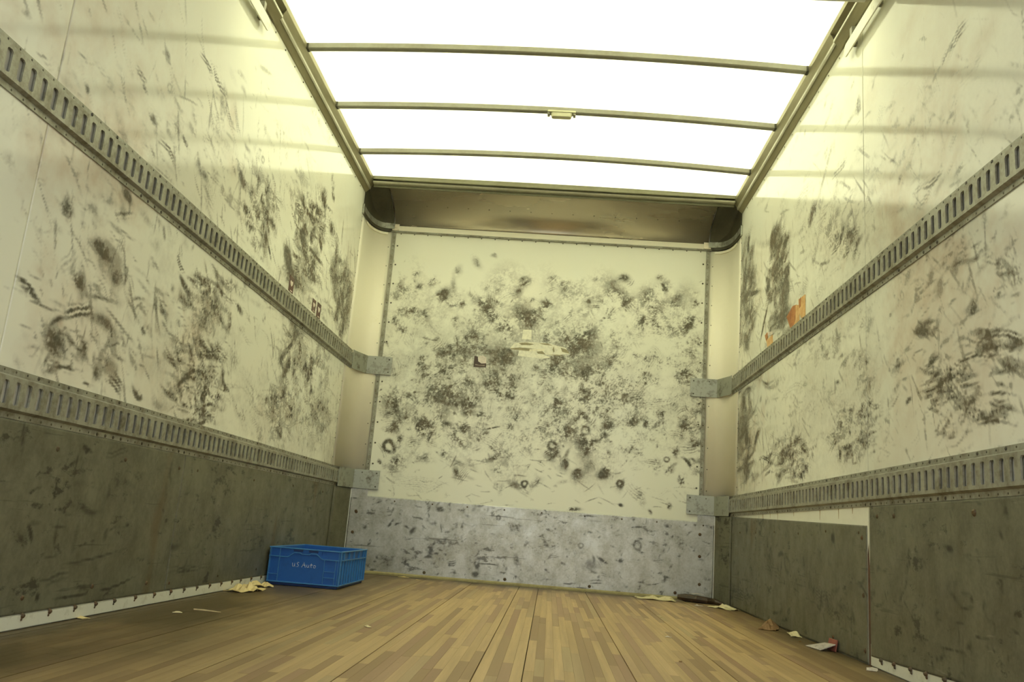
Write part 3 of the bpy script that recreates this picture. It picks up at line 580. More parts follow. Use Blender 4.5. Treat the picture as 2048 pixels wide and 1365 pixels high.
# ================================================================== E-TRACKS
ZL, ZM = (.5531+.6806)/2, (1.3476+1.4771)/2
PITCH = .0494; HH = .0640
def etrack_mesh(y_far, n):
    """profile in (depth, z); slots cut through the raised face. depth +x, runs to -y"""
    m = MB(); hw, hh, ch = .0112, .0305, .0045; D, TH = .0175, .0030; D_BACK = .0070
    zf = .0415
    def quad(a, b, c, d): m.add([a, b, c, d], [(0, 1, 2, 3)])
    for k in range(n):
        y0 = y_far-k*PITCH; y1 = y0-PITCH; yc = (y0+y1)/2
        oct_ = [(yc+hw, hh-ch), (yc+hw-ch, hh), (yc-hw+ch, hh), (yc-hw, hh-ch), (yc-hw, -hh+ch), (yc-hw+ch, -hh), (yc+hw-ch, -hh), (yc+hw, -hh+ch)]
        out = [(y0, hh-ch), (y0, zf), (y1, zf), (y1, hh-ch), (y1, -hh+ch), (y1, -zf), (y0, -zf), (y0, -hh+ch)]
        for i in range(8):
            j = (i+1) % 8
            quad((D, *out[i]), (D, *out[j]), (D, *oct_[j]), (D, *oct_[i]))
            # rolled slot rim: flares back towards the wall
            quad((D, *oct_[i]), (D, *oct_[j]), (D-.0055, oct_[j][0]*1, oct_[j][1]*.985), (D-.0055, oct_[i][0]*1, oct_[i][1]*.985))
        # flanges and shoulders
        prof = [(.0045, HH), (.0045, .0475), (D, zf)]
        for sgn in (1, -1):
            P = [(0.0005, HH*sgn)]+[(d, z*sgn) for d, z in prof]
            for (d0, z0), (d1, z1) in zip(P[:-1], P[1:]):
                quad((d0, y0, z0), (d0, y1, z0), (d1, y1, z1), (d1, y0, z1))
    # end caps of the profile
    for yy in (y_far, y_far-n*PITCH):
        m.add([(0, yy, HH), (.0045, yy, HH), (.0045, yy, .0475), (D, yy, zf), (D, yy, -zf), (.0045, yy, -.0475), (.0045, yy, -HH), (0, yy, -HH)], [tuple(range(8))])
    me = m.mesh('track_body', M['track'])
    bk = MB().box((.0004, y_far-n*PITCH, -.0425), (D_BACK, y_far, .0425)).mesh('added_backing', M['backing'])  # pale strip added behind the slots to brighten them
    return me, bk
def rivets_mesh(y_far, n):
    m = MB()
    for k in range(n):
        yc = y_far-(k+.5)*PITCH
        for z in (.057, -.057):
            big = random.random() < .12
            m.dome((.0045, yc, z), (1, 0, 0), .0058 if big else .0036, .003 if big else .0010, 6)
    return m.mesh('rivet', M['rivet'])
NT = 96
labels = {('l', 1): 'upper slotted grey cargo rail on the left wall, ending at the corner bracket',
          ('l', 0): 'lower slotted grey cargo rail on the left wall above the dark steel sheets',
          ('r', 1): 'upper slotted grey cargo rail on the right wall below the torn orange tape',
          ('r', 0): 'lower slotted grey cargo rail on the right wall above the dark steel sheets'}
(me_t, me_b), me_r = etrack_mesh(-.175, NT), rivets_mesh(-.175, NT)
for sd_ in 'lr':
    for up in (1, 0):
        r = empty('cargo_rail', (0 if sd_ == 'l' else W, 0, ZM if up else ZL), label=labels[(sd_, up)], cat='cargo rail', group='slotted cargo rails on the side walls')
        if sd_ == 'r': r.scale = (-1, 1, 1)
        for nm, me in (('track_body', me_t), ('rivet', me_r), ('added_backing', me_b)):
            o = bpy.data.objects.new(nm, me); COL.objects.link(o); o.parent = r
            if nm == 'rivet': o['kind'] = 'stuff'

# corner brackets: flat strap from the rail end across the corner on to the nose wall
bl = {('l', 1): 'grey bent strap bracket joining the upper left rail to the nose wall', ('l', 0): 'grey bent strap bracket joining the lower left rail to the nose wall',
      ('r', 1): 'scuffed grey strap bracket joining the upper right rail to the nose wall', ('r', 0): 'grey strap bracket joining the lower right rail to the nose wall'}
for sd_ in 'lr':
    for up in (1, 0):
        zc = ZM if up else ZL
        X = (lambda v: v) if sd_ == 'l' else (lambda v: W-v)
        xe = .252 if not (sd_ == 'r') else (W-2.334)
        inner = [(.0165, -.205), (.0165, -.178), (.074, -.013), (xe, -.010)]
        outer = [(.0200, -.205), (.0200, -.1776), (.0764, -.0165), (xe, -.0135)]
        r = empty('corner_bracket', (0, 0, 0), label=bl[(sd_, up)], cat='bracket', group='strap brackets at the nose corners')
        m = MB(); rings = []
        m.loft([[(X(i[0]), i[1], zc-HH), (X(o[0]), o[1], zc-HH), (X(o[0]), o[1], zc+HH), (X(i[0]), i[1], zc+HH)] for i, o in zip(inner, outer)])
        m.build('strap', M['bracket'], r, bevel=.0012)
        b = MB()
        for xo, zo in ((xe-.022, .045), (xe-.022, -.045), (.13, .045)): b.dome((X(xo), -.0137, zc+zo), (0, -1, 0), .0055, .003)
        b.build('rivet', M['rivet'], r, kind='stuff')

# ================================================================== LOWER STEEL SHEETS
def grid_sheet(name, F, U, V, place, mat, parent, th, label=None):
    nv, nu = U.shape; idx = np.arange(nu*nv).reshape(nv, nu)
    P = place(U.ravel(), V.ravel(), 0.0)
    q = np.stack([idx[:-1, :-1], idx[:-1, 1:], idx[1:, 1:], idx[1:, :-1]], -1).reshape(-1, 4)
    rim = np.concatenate([idx[0, :], idx[1:, -1], idx[-1, -2::-1], idx[-2:0:-1, 0]])
    B = place(U.ravel()[rim], V.ravel()[rim], -th); m = len(rim); k = np.arange(m); k2 = (k+1) % m; n0 = nu*nv
    quads = np.concatenate([q, np.stack([rim[k], n0+k, n0+k2, rim[k2]], -1)]).astype(np.int32); verts = np.concatenate([P, B])
    me = bpy.data.meshes.new(name); b0 = n0+m; verts = np.concatenate([verts, place(U.ravel(), V.ravel(), -th)]); quads = np.concatenate([quads, (q+b0)[:, ::-1]]).astype(np.int32)
    me.vertices.add(len(verts)); me.vertices.foreach_set('co', verts.astype(np.float32).ravel())
    me.loops.add(len(quads)*4); me.loops.foreach_set('vertex_index', quads.ravel())
    me.polygons.add(len(quads)); me.polygons.foreach_set('loop_start', np.arange(len(quads), dtype=np.int32)*4)
    me.update(calc_edges=True); me.validate()
    i = np.clip(((U.ravel()-F.u0)/F.res).astype(int), 0, F.nu-1); j = np.clip(((V.ravel()-F.v0)/F.res).astype(int), 0, F.nv-1)
    c = np.zeros((len(verts), 4), np.float32); c[:, 3] = 1; c[:n0, 0] = F.g[j, i]
    a = me.color_attributes.new('scuffs', 'FLOAT_COLOR', 'POINT'); a.data.foreach_set('color', c.ravel())
    me.materials.append(mat); o = bpy.data.objects.new(name, me); COL.objects.link(o); o.parent = parent
    return o
def sheet(name, poly, side, label, th=.0035, bolts=(), group='dark steel scuff sheets on the side walls', warp=.0):
    """poly: (y, z) corners on a side wall"""
    r = empty(name, (0, 0, 0), label=label, cat='steel sheet', group=group)
    X = (lambda v: v) if side == 'l' else (lambda v: W-v)
    ys_ = sorted(y for y, z in poly); ya, yb = ys_[0], ys_[-1]
    zm = sum(z for y, z in poly)/len(poly)
    up = sorted((y, z) for y, z in poly if z > zm); dn = sorted((y, z) for y, z in poly if z <= zm)
    n = int((yb-ya)/.0075); k = 72
    Y = np.linspace(ya, yb, n+1); T0 = np.interp(Y, [p[0] for p in dn], [p[1] for p in dn]); T1 = np.interp(Y, [p[0] for p in up], [p[1] for p in up])
    tt = np.linspace(0, 1, k+1)[:, None]; YY = np.broadcast_to(Y, (k+1, n+1)); ZZ = T0*(1-tt)+T1*tt
    grid_sheet('sheet', FLP if side == 'l' else FRP, YY, ZZ, lambda u, v, d: np.stack([np.full_like(u, X(.0006+th+d)), u, v], -1), M['galv'], r, th)
    b = MB(); rr = MB()
    for y, z, s in bolts: b.dome((X(.0006+th), y, z), (1 if side == 'l' else -1, 0, 0), s, s*.5)
    if bolts: b.build('bolt', M['bolt'], r, kind='stuff')
    return r
gb = lambda a, b, n, z, s=.009: [(a+(b-a)*k/(n-1)+random.uniform(-.02, .02), z+random.uniform(-.008, .008), s) for k in range(n)]
sheet('scuff_sheet', [(-.205, .552), (-2.545, .552), (-2.545, .042), (-.205, .036)], 'l', 'dark steel sheet on the left wall behind the blue crate', bolts=gb(-.6, -2.5, 5, .07, .006)+gb(-.5, -2.4, 4, .50, .006))
sheet('scuff_sheet', [(-2.552, .552), (-5.0, .552), (-5.0, .040), (-2.552, .042)], 'l', 'dark rust-streaked steel sheet nearest the viewer on the left wall', bolts=gb(-2.6, -4.2, 5, .50, .008)+gb(-2.7, -4.2, 5, .085, .008))
sheet('scuff_sheet', [(-.205, .552), (-.205, .004), (-2.572, .004), (-2.560, .484)], 'r', 'dark steel sheet on the right wall with its top edge sloping down', bolts=gb(-.5, -2.50, 6, .455, .006)+[(-2.53, .44, .009), (-2.54, .235, .009), (-2.55, .045, .009), (-2.2, .05, .008)])
sheet('scuff_sheet', [(-2.612, .552), (-2.605, .034), (-2.85, .040), (-3.60, .068), (-5.0, .09), (-5.0, .552)], 'r', 'dark steel sheet nearest the viewer on the right wall', bolts=[(-2.68, .515, .008), (-2.83, .515, .009), (-3.38, .515, .011), (-3.9, .5, .01)])
# white skirting strip below the sheets, with bolt stubs
for s, y0, y1, h in (('l', -.40, -5.1, .040), ('r', -2.60, -5.1, .10)):
    X = (lambda v: v) if s == 'l' else (lambda v: W-v)
    a, b = sorted((X(.0002), X(.0030 if s == 'r' else .006)))
    o = MB().box((a, y1, .004), (b, y0, h-.002 if s == 'l' else .075)).build('baseboard_left' if s == 'l' else 'baseboard_right', M['white'], kind='structure')
    b = MB(); y = y0-.10
    while y > -4.2:
        zz = .036 if s == 'l' else .030+max(0, (-2.6-y))*.034
        b.dome((X(.004), y, zz), (1 if s == 'l' else -1, 0, 0), .0085, .008); b.dome((X(.004), y-.003, zz-.010), (1 if s == 'l' else -1, 0, 0), .005, .004)
        y -= random.uniform(.11, .15)
    b.build('bolt', M['bolt'], o, kind='stuff')

rusty = worn('rust_stained_gap', (.16, .085, .05), (.08, .04, .03), .6, 0, 22, (.35, .6), .05)
MB().loft([[(W-.0002, y, z) for y, z in P_] for P_ in ([(-2.576, .0), (-2.604, .0), (-2.604, .40), (-2.592, .34), (-2.586, .42), (-2.574, .38)],)]+[[(W-.0004, y, z) for y, z in ((-2.576, .0), (-2.604, .0), (-2.604, .40), (-2.592, .34), (-2.586, .42), (-2.574, .38))]]).build('rust_stain', rusty, wall_r, label='dark rust stain in the gap between the sheets')
drip = MB()
for y in (-1.02, -1.18, -1.33, -1.62, -2.02, -2.26, -2.42):
    l = random.uniform(.012, .045)
    drip.loft([[(W-d, y-.004, .553), (W-d, y+.005, .553), (W-d, y+.002, .553-l), (W-d, y-.001, .553-l)] for d in (.0001, .0004)])
drip.build('rust_drip', worn('thin_rust_drip', (.42, .30, .15), (.25, .15, .07), .6, 0, 30), wall_r, kind='stuff')
# kick plate on the nose wall, and the bent corner plates
kp = empty('kick_plate', label='wide pale galvanised kick plate along the foot of the nose wall', cat='steel sheet')
U_, V_ = np.meshgrid(np.linspace(.070, 2.522, 400), np.linspace(.010, .508, 84))
grid_sheet('sheet', FK, U_, V_, lambda u, v, d: np.stack([u, np.full_like(u, -.0045-d), v], -1), M['kick'], kp, .0037)
b = MB()
for x, z in ((.115, .40), (.108, .26), (.118, .395), (2.43, .425), (2.432, .283), (2.436, .105), (.62, .035), (1.16, .035), (1.72, .035), (2.28, .04)):
    b.dome((x, -.0045, z), (0, -1, 0), .0108, .005)
for k in range(9): b.dome((.35+k*.26+random.uniform(-.03, .03), -.0045, .485), (0, -1, 0), .0055, .003)
b.build('bolt', M['bolt'], kp, kind='stuff')
for s in (0, 1):
    X = (lambda v: v) if s == 0 else (lambda v: W-v)
    pz = .0; r = empty('corner_plate', label=('olive grey bent steel plate in the lower left nose corner above the blue crate' if s == 0 else 'olive grey bent steel plate in the lower right nose corner by the rubber strip'), cat='steel plate', group='bent plates in the nose corners')
    pin = [(.0060, -.250), (.0065, -.200), (.064, -.006), (.182, -.0056)]; pout = [(.0082, -.251), (.0088, -.1996), (.0665, -.0085), (.182, -.0080)]
    MB().loft([[(X(i[0]), i[1], .004), (X(o[0]), o[1], .004), (X(o[0]), o[1], z), (X(i[0]), i[1], z)] for i, o, z in zip(pin[:3], pout[:3], (.552, .552, .552))]).build('plate', M['galv'], r, bevel=.0008)
    a_, b_ = sorted((X(.0655), X(.0700)))
    MB().box((a_, -.0112, .02), (b_, -.0072, .548)).build('bend_highlight', M['edge_highlight'], r, label='painted highlight along the bend')  # thin bright box paints a highlight along the plate bend
    MB().loft([[(X(i[0]), i[1], .49), (X(o[0]), o[1], .49), (X(o[0]), o[1], .565), (X(i[0]), i[1], .565)] for i, o in zip(pin[2:], pout[2:])]).build('tab', M['kick'], r, label='pale tab lapped on to the nose wall')

# ================================================================== HEADER COVE, CORNER CASTINGS
ZC0, ZC1, YC = 2.4147, 2.640, -.44
hd = empty('header_cove', label='curved aluminium cove running across the top of the nose wall', cat='metal cove')
m = MB(); prof = []
for k in range(15):
    t = k/14*math.pi/2
    prof.append((-.006-(.36)*(1-math.cos(t))**1.0, 2.452+(.165)*math.sin(t)))
rings = []
cx0, cx1 = PX+.012, W-PX-.012
back = [(y+.004, z+.004) for y, z in reversed(prof)]
MB().prism(prof+back, cx0, cx1, 0).build('cove_sheet', M['cove'], hd, smooth=False)
for p in hd.children[0].data.polygons: p.use_smooth = len(p.vertices) == 4
MB().prism([(-.0005, ZC0), (-.010, ZC0+.002), (-.010, 2.456), (-.0005, 2.456)], cx0, cx1, 0).build('lower_flange', M['cream'], hd, label='cream painted riveted flange', bevel=.001)
MB().prism([(-.001, ZC0-.010), (-.018, ZC0-.010), (-.018, ZC0-.004), (-.011, ZC0+.003), (-.001, ZC0+.003)], cx0-.02, cx1+.02, 0).build('drip_edge', M['track'], hd, bevel=.001)
MB().prism([(-.355, 2.604), (-.372, 2.600), (-.372, 2.624), (-.355, 2.624)], .06, W-.06, 0).build('lower_lip', M['lip'], hd, bevel=.002)
MB().prism([(-.350, 2.618), (-.405, 2.618), (-.412, 2.630), (-.350, 2.630)], .06, W-.06, 0).build('bright_bead', M['bead'], hd, bevel=.003)
MB().prism([(-.35, 2.630), (-.432, 2.634), (-.432, 2.649), (-.35, 2.649)], .20, W-.20, 0).build('upper_lip', M['lip'], hd, bevel=.002)
MB().prism([(-.20, 2.649), (-.400, 2.649), (-.400, ZR+.016), (-.20, ZR+.016)], .02, W-.02, 0).build('roof_angle', M['lip'], hd)
b = MB()
for k in range(23):
    b.dome((cx0+.05+k*.0985, -.002, ZC0-.017), (0, -1, 0), .0045, .003)
for k in range(15):
    t = 12/14*math.pi/2*.62; y, z = -.006-.36*(1-math.cos(t)), 2.452+.165*math.sin(t)
    b.dome((cx0+.09+k*.150, y-.001, z), (0, -.6, -.8), .0045, .003)
b.build('rivet', M['rivet'], hd, kind='stuff')
for s in (0, 1):
    X = (lambda v: v) if s == 0 else (lambda v: W-v)
    r = empty('corner_casting', label='dark rounded corner casting at the %s end of the header cove' % ('left' if s == 0 else 'right'), cat='casting', group='dark castings at the ends of the header cove')
    m = MB(); rings = []
    for j in range(13):
        q = j/12*math.pi/2; ring = []
        for k in range(NA+1):
            ax, ay = arc_pt(k/NA, .006)
            tt = 1-math.cos(q); zz = 2.440+.195*math.sin(q)
            ring.append((X(ax), ay*(1-tt)+(-.385)*tt if ay > -.385 else ay, zz))
        rings.append(ring)
    m.loft(rings, closed=False, cap=False)
    o = m.build('casting', M['dark'], r, smooth=True); md = o.modifiers.new('thick', 'SOLIDIFY'); md.thickness = .004; md.offset = 0
    o = corner_strip(.020, .010, 2.430, 2.470, s).build('band', M['bracket'], r, label='light grey curved band')
    corner_strip(.018, .001, 2.408, 2.430, s, .0, .985).build('shade_strip', M['dark'], r)  # dark strip painted in for the shade below the band
    corner_strip(.010, .0005, 2.386, 2.402, s, .12, .93).build('bright_lip', M['cream'], r, label='cream lip under the dark shade strip')
    # gusset web seen inside the casting
    g = MB(); ring = []
    for k in range(NA+1):
        t = k/NA; a = arc_pt(t, .012); z = 2.47+.15*abs(1-t)**1.6
        ring.append([(X(a[0]), a[1], 2.468), (X(a[0]+.006), a[1]-.006, 2.468), (X(a[0]+.006), a[1]-.006, z), (X(a[0]), a[1], z)])
    g.loft(ring).build('gusset', M['dark'], r)
    # small end clip on the side wall
    a, b = sorted((X(.0), X(.012)))
    MB().box((a, -.372, 2.405), (b, -.345, 2.475)).build('end_clip', M['bracket'], r, bevel=.003)
    a, b = sorted((X(PX-.004), X(PX+.046)))
    MB().box((a, -.0125, 2.418), (b, -.0095, 2.468)).build('riveted_tab', M['cove'], r, bevel=.001)

# ================================================================== ROOF RAILS, TRACKS, BOWS
for s in (0, 1):
    X = (lambda v: v) if s == 0 else (lambda v: W-v)
    side = 'left' if s == 0 else 'right'
    P = [(.0, 2.566), (.006, 2.566), (.0235, 2.588), (.0265, 2.5915), (.0300, 2.5925), (.0335, 2.600), (.0375, 2.606), (.056, 2.640), (.058, 2.664), (.0, 2.668)]
    r = empty('roof_rail', label='long dull aluminium roof rail along the top of the %s wall' % side, cat='roof rail', group='roof rails along the side walls')
    MB().prism([(X(x), z) for x, z in P], -2.352, -.346, 1).build('rail_body', M['rail'], r)
    Pb = [(X(.0262), 2.5905), (X(.0300), 2.5885), (X(.0350), 2.5955), (X(.0375), 2.6055), (X(.0335), 2.604)]
    MB().prism(Pb, -2.352, -.346, 1).build('bead', M['bead'], r, label='polished raised bead', smooth=False)
    rv = MB()
    for k in range(30): rv.dome((X(.0004), -.50-k*.1505, 2.549), (1 if s == 0 else -1, 0, 0), .0050, .003)
    rv.build('rivet', M['rivet'] if s == 0 else M['track'], r, kind='stuff')
    # rear stretch carries the door track
    t = empty('door_track', label='channel track for the roll-up door at the top of the %s wall' % side, cat='door track', group='roll-up door tracks')
    Q = [(.0, 2.566), (.012, 2.562), (.040, 2.596), (.040, 2.603), (.0365, 2.603), (.008, 2.580), (.008, 2.626), (.030, 2.626), (.056, 2.640), (.058, 2.664), (.0, 2.668)]
    MB().prism([(X(x), z) for x, z in Q], -5.2, -2.353, 1).build('channel', M['rail'], t)
    a, b = sorted((X(.0385), X(.0425)))
    MB().box((a, -5.2, 2.5945), (b, -2.353, 2.6065)).build('edge', M['bead'], t, label='bright worn edge')
    # bracket plate under the track
    pts = []
    y0, y1, zz, rr = -2.47, -3.05, 2.487, .030
    for k in range(9):
        q = -math.pi/2+math.pi*k/8; pts.append((y0+rr*math.cos(q)*.9, zz+rr*math.sin(q)))
    for k in range(9):
        q = math.pi/2+math.pi*k/8; pts.append((y1+rr*math.cos(q)*.9, zz+rr*math.sin(q)))
    h = empty('track_hanger', label='white round-ended hanger plate under the %s door track' % side, cat='hanger plate', group='hanger plates under the door tracks')
    MB().loft([[(X(.022), y, z) for y, z in pts], [(X(.028), y, z) for y, z in pts]]).build('plate', M['white'], h, bevel=.001)
    for yy in (-2.52, -2.80, -3.02):
        a, b = sorted((X(0), X(.024))); MB().box((a, yy-.012, 2.478), (b, yy+.012, 2.562)).build('strut', M['track'], h)
    bt = MB()
    for yy in (-2.50, -2.60): bt.dome((X(.0004), yy, 2.532), (1 if s == 0 else -1, 0, 0), .007, .006)
    bt.build('bolt', M['bolt'], h, kind='stuff')

bows = [(-2.033, 'roof bow nearest the viewer, plain grey steel'), (-1.438, 'second roof bow from the viewer, carrying the dome light'), (-.836, 'roof bow nearest the header cove, plain grey steel'), (-2.632, 'roof bow above the top edge of the picture, beside the door track ends')]
for yn, lb in bows:
    r = empty('roof_bow', (W/2, yn, ZR), label=lb, cat='roof bow', group='grey roof bows')
    m = MB(); rings = []; dz = .029; dy = .030
    for k in range(25):
        x = .054+(W-.108)*k/24; z = ZR+max(crown(x), 0)
        rings.append([(x-W/2, 0, z-ZR), (x-W/2, 0, z-ZR-dz+.004), (x-W/2, .004, z-ZR-dz), (x-W/2, dy, z-ZR-dz), (x-W/2, dy, z-ZR)])
    m.loft(rings).build('bow', M['bow'], r)
    for sx in (-1, 1):
        a, b = sorted((sx*(W/2-.052), sx*(W/2-.066)))
        MB().box((a, -.004, -.030), (b, dy+.004, -.001)).build('end_clip', M['dark'], r)

# dome light hung from the second bow
lx, ly, lz = 1.345, -1.425, ZR+crown(1.345)-.024
dl = empty('dome_light', (lx, ly, lz), label='small frosted dome light under the middle of the second roof bow', cat='light')
def rbox(w, d, h0, h1, r, taper=1.0):
    m = MB(); P = []
    for cx, cy, a0 in ((w/2-r, d/2-r, 0), (-w/2+r, d/2-r, 90), (-w/2+r, -d/2+r, 180), (w/2-r, -d/2+r, 270)):
        for k in range(5):
            a = math.radians(a0+k*22.5); P.append((cx+r*math.cos(a), cy+r*math.sin(a)))
    return m.loft([[(x, y, h1) for x, y in P], [(x*(1+taper)/2*1.0, y*(1+taper)/2, (h0+h1)/2) for x, y in P], [(x*taper, y*taper, h0) for x, y in P]])
rbox(.158, .050, -.010, .0, .006).build('base_plate', M['cloudy'], dl, bevel=.001)
rbox(.124, .042, -.034, -.010, .014, .88).build('lens', M['cloudy'], dl, smooth=False, bevel=.002)
for sx in (-1, 1):
    a, b = sorted((sx*.066, sx*.079)); MB().box((a, -.018, -.022), (b, .018, -.010)).build('end_clip', M['bow'], dl)

# ================================================================== BLUE CRATE
def blue(name, c, r=.42):
    return worn(name, c, tuple(x*.72 for x in c), r, 0, 14, (.5, .78), .02)
M['blue'] = blue('blue_crate_plastic', (.014, .115, .44)); M['blue2'] = blue('blue_crate_rim_plastic', (.06, .24, .55), .38); M['bluedk'] = blue('blue_crate_recess', (.006, .03, .13), .5)
CW, CL, CH = .378, .600, .187
cr = empty('plastic_crate', (.016, -1.418, 0.0), label='blue plastic crate on the wooden floor in the front left corner', cat='crate')
cr.rotation_euler = (0, 0, -.004)
ins = .010; tw = .004
def frame(m, x0, y0, x1, y1, t, z0, z1):
    m.box((x0, y0, z0), (x1, y0+t, z1)); m.box((x0, y1-t, z0), (x1, y1, z1)); m.box((x0, y0+t, z0), (x0+t, y1-t, z1)); m.box((x1-t, y0+t, z0), (x1, y1-t, z1))
m = MB(); frame(m, ins, ins, CW-ins, CL-ins, tw, .016, CH-.004); m.box((ins+tw, ins+tw, .012), (CW-ins-tw, CL-ins-tw, .018))
m.build('body', M['blue'], cr, bevel=.001)
m = MB(); frame(m, 0, 0, CW, CL, .013, CH-.0055, CH); m.build('rim', M['blue2'], cr, bevel=.0015)
m = MB(); m.box((.012, .012, 0), (CW-.012, CL-.012, .014)); m.build('foot', M['bluedk'], cr, bevel=.003)
m = MB(); frame(m, .002, .002, CW-.002, CL-.002, .010, .014, .020); m.build('base_ledge', M['blue2'], cr, bevel=.0015)
# ledge below the rim; on the short ends it rises in a wavy arch over the hand hold
zb = CH-.046
def wavy(x):
    u = abs(x-CW/2)/(CW/2)
    return zb+(.024*(1-min(1, max(0, (u-.30)/.17)))**1.0 if u < .47 else 0)-(.006 if u < .12 else 0)
m = MB()
for yy, s in ((.001, 1), (CL-.001, -1)):
    xs = [.002+(CW-.004)*k/40 for k in range(41)]; rings = []
    for x in xs:
        z = wavy(x); rings.append([(x, yy, z-.0022), (x, yy+s*.010, z-.0022), (x, yy+s*.010, z+.0022), (x, yy, z+.0022)])
    m.loft(rings)
for x0 in (.001, CW-.011): m.box((x0, .008, zb-.0022), (x0+.010, CL-.008, zb+.0022))
m.build('ledge', M['blue2'], cr)
# vertical ribs on the long sides and box ribs on the short ends
rb = MB()
for x0 in (.002, CW-.010):
    for k in range(11):
        y = .012+(CL-.030)*k/10
        rb.box((x0, y, .018), (x0+.008, y+.003, CH-.005 if k in (0, 1, 3, 5, 7, 9, 10) else zb))
for yy in (.002, CL-.010):
    for x in (.004, .055, CW-.088, CW-.030, CW-.016, CW-.007):
        rb.box((x, yy, .018), (x+.0028, yy+.008, zb if x > .06 and x < CW-.02 else CH-.005))
    for x, z in ((CW-.088, .052), (CW-.088, .082), (.004, .052)):
        rb.box((x, yy, z), (x+(.058 if x > .06 else .052), yy+.008, z+.0024))
rb.build('rib', M['blue2'], cr, kind='stuff', bevel=0)
for yy in (-.0006, CL-.003):
    for x0 in (CW*.335, CW*.545): MB().box((x0, yy, CH-.016), (x0+CW*.125, yy+.0036, CH-.0065)).build('hand_slot', M['bluedk'], cr, label='dark hand slot')
m = MB()
for yy, s in ((.0022, 1),):
    m.box((CW*.30, .004, CH-.030), (CW*.72, .0095, CH-.0065))
m.build('hand_grip', M['blue'], cr)
# handwriting "us Auto"
wr = []
def S(*p): wr.append(p)
S((0,7),(0.2,2.5),(1.5,1),(3,2.6),(3.6,7),(3.6,3),(4.3,1))                              # u
S((10,8),(8,8.6),(6.9,7.2),(8,5.4),(9.4,3.6),(8.6,1.3),(6.3,1.2))                        # s
S((14.5,1),(17.5,9.4),(20,1)); S((15.4,4.2),(19.6,4.8))                                   # A
S((22,5.6),(22,2.4),(23.3,1.1),(24.8,2.6),(25,5.6),(25,2.4),(25.8,1.1))                  # u
S((28.6,8),(28.4,3),(29.2,1.3)); S((27,5.6),(31,5.9))                                     # t
S((34,5.6),(32.3,4.8),(32,2.8),(33.4,1.2),(35.2,2),(35.5,4.2),(34,5.6))                  # o
m = MB(); k = .00225
for st in wr:
    pts = [(CW*.44+(x-12)*.0034, ins-.0008, .092+z*.0030) for x, z in st]
    m.tube(pts, .0013, 5)
m.build('handwriting', plain('white_marker', (.72, .78, .85), .5), cr, label='white handwritten words us Auto')

# ================================================================== STICKERS, TAPE, LABEL REMNANTS
red = plain('dark_red_sticker', (.10, .035, .022), .35); wht = plain('white_sticker_print', (.74, .66, .58), .4); cre = plain('yellowed_paper', (.84, .80, .62), .6)
def sticker(y0, y1, z0, z1, lab):
    r = empty('sticker', (0, 0, 0), label=lab, cat='sticker', group='dark red stickers on the left wall')
    MB().box((.0004, y0, z0), (.0012, y1, z1)).build('backing', red, r)
    yc, w, h = (y0+y1)/2, (y1-y0), (z1-z0); zc = z0+h*.55
    pts = [(0, -.24), (.20, -.10), (.30, .08), (.26, .22), (.12, .24), (0, .15), (-.12, .24), (-.26, .22), (-.30, .08), (-.20, -.10)]
    MB().loft([[(.0012, yc+a*w*.95, zc+b*h*.78) for a, b in pts], [(.0017, yc+a*w*.95, zc+b*h*.78) for a, b in pts]]).build('heart_print', wht, r, label='white heart')
    MB().box((.0012, y0+w*.35, z0+h*.06), (.0016, y1-w*.2, z0+h*.12)).build('caption_print', wht, r)
sticker(-1.640, -1.562, 1.484, 1.566, 'dark red heart sticker farthest from the corner, alone above the left rail')
sticker(-1.206, -1.136, 1.489, 1.562, 'dark red heart sticker, left one of the touching pair above the left rail')
sticker(-1.104, -1.026, 1.480, 1.567, 'dark red heart sticker, right one of the touching pair above the left rail')
fs = empty('sticker', (.868, 0, 1.49), label='torn dark square sticker on the nose wall, left of centre', cat='sticker')
MB().prism([(-.042, -.041), (.046, -.038), (.046, -.008), (.012, -.012), (-.012, .002), (-.018, .036), (-.042, .040)], -.0014, -.0004).build('backing', plain('faded_dark_sticker', (.075, .045, .03), .4), fs)
MB().prism([(-.012, .002), (.012, -.012), (.044, -.008), (.044, .030), (.020, .046), (-.010, .040), (-.018, .026)], -.0011, -.0004).build('torn_paper', wht, fs, label='exposed white paper')
MB().prism([(-.032, -.026), (.036, -.030), (.036, -.020), (.0, -.024), (-.030, -.018)], -.0019, -.0014).build('print', plain('sticker_grey_print', (.30, .24, .18), .4), fs)
lr = empty('label_remnant', (1.27, 0, 1.62), label='scratched remains of a peeled label in the middle of the nose wall', cat='label')
dk2 = plain('label_glue', (.34, .30, .18), .6)
MB().prism([(-.20, -.022), (-.05, -.040), (.10, -.052), (.225, -.030), (.19, .012), (.05, .036), (-.09, .034), (-.17, .020)], -.0009, -.0003).build('glue_patch', plain('yellow_glue', (.82, .80, .65), .3), lr)
g = MB()
for pts in ([(-.20,-.02),(-.13,-.008),(-.02,-.012),(-.05,-.030),(-.19,-.026)], [(-.14,.022),(-.09,.030),(-.03,.022),(-.06,.012),(-.12,.010)], [(.0,.030),(.06,.034),(.10,.020),(.04,.022)], [(-.01,-.030),(.03,-.024),(.055,-.046),(.0,-.044)], [(.155,.010),(.20,-.002),(.225,-.030),(.17,-.020)], [(.10,-.005),(.108,.016),(.116,-.02),(.108,-.03)], [(.06,-.047),(.20,-.052),(.14,-.042)]):
    g.prism(pts, -.0014, -.0009)
g.build('scratch', dk2, lr)
wp = MB(); wp.prism([(-.060, -.016), (.045, -.006), (.043, -.022), (-.062, -.030)], -.0016, -.0014); wp.build('paper_strip', cre, lr)
cp = empty('paper_patch', (1.182, 0, 1.708), label='small clean pale patch above the peeled label on the nose wall', cat='paper patch')
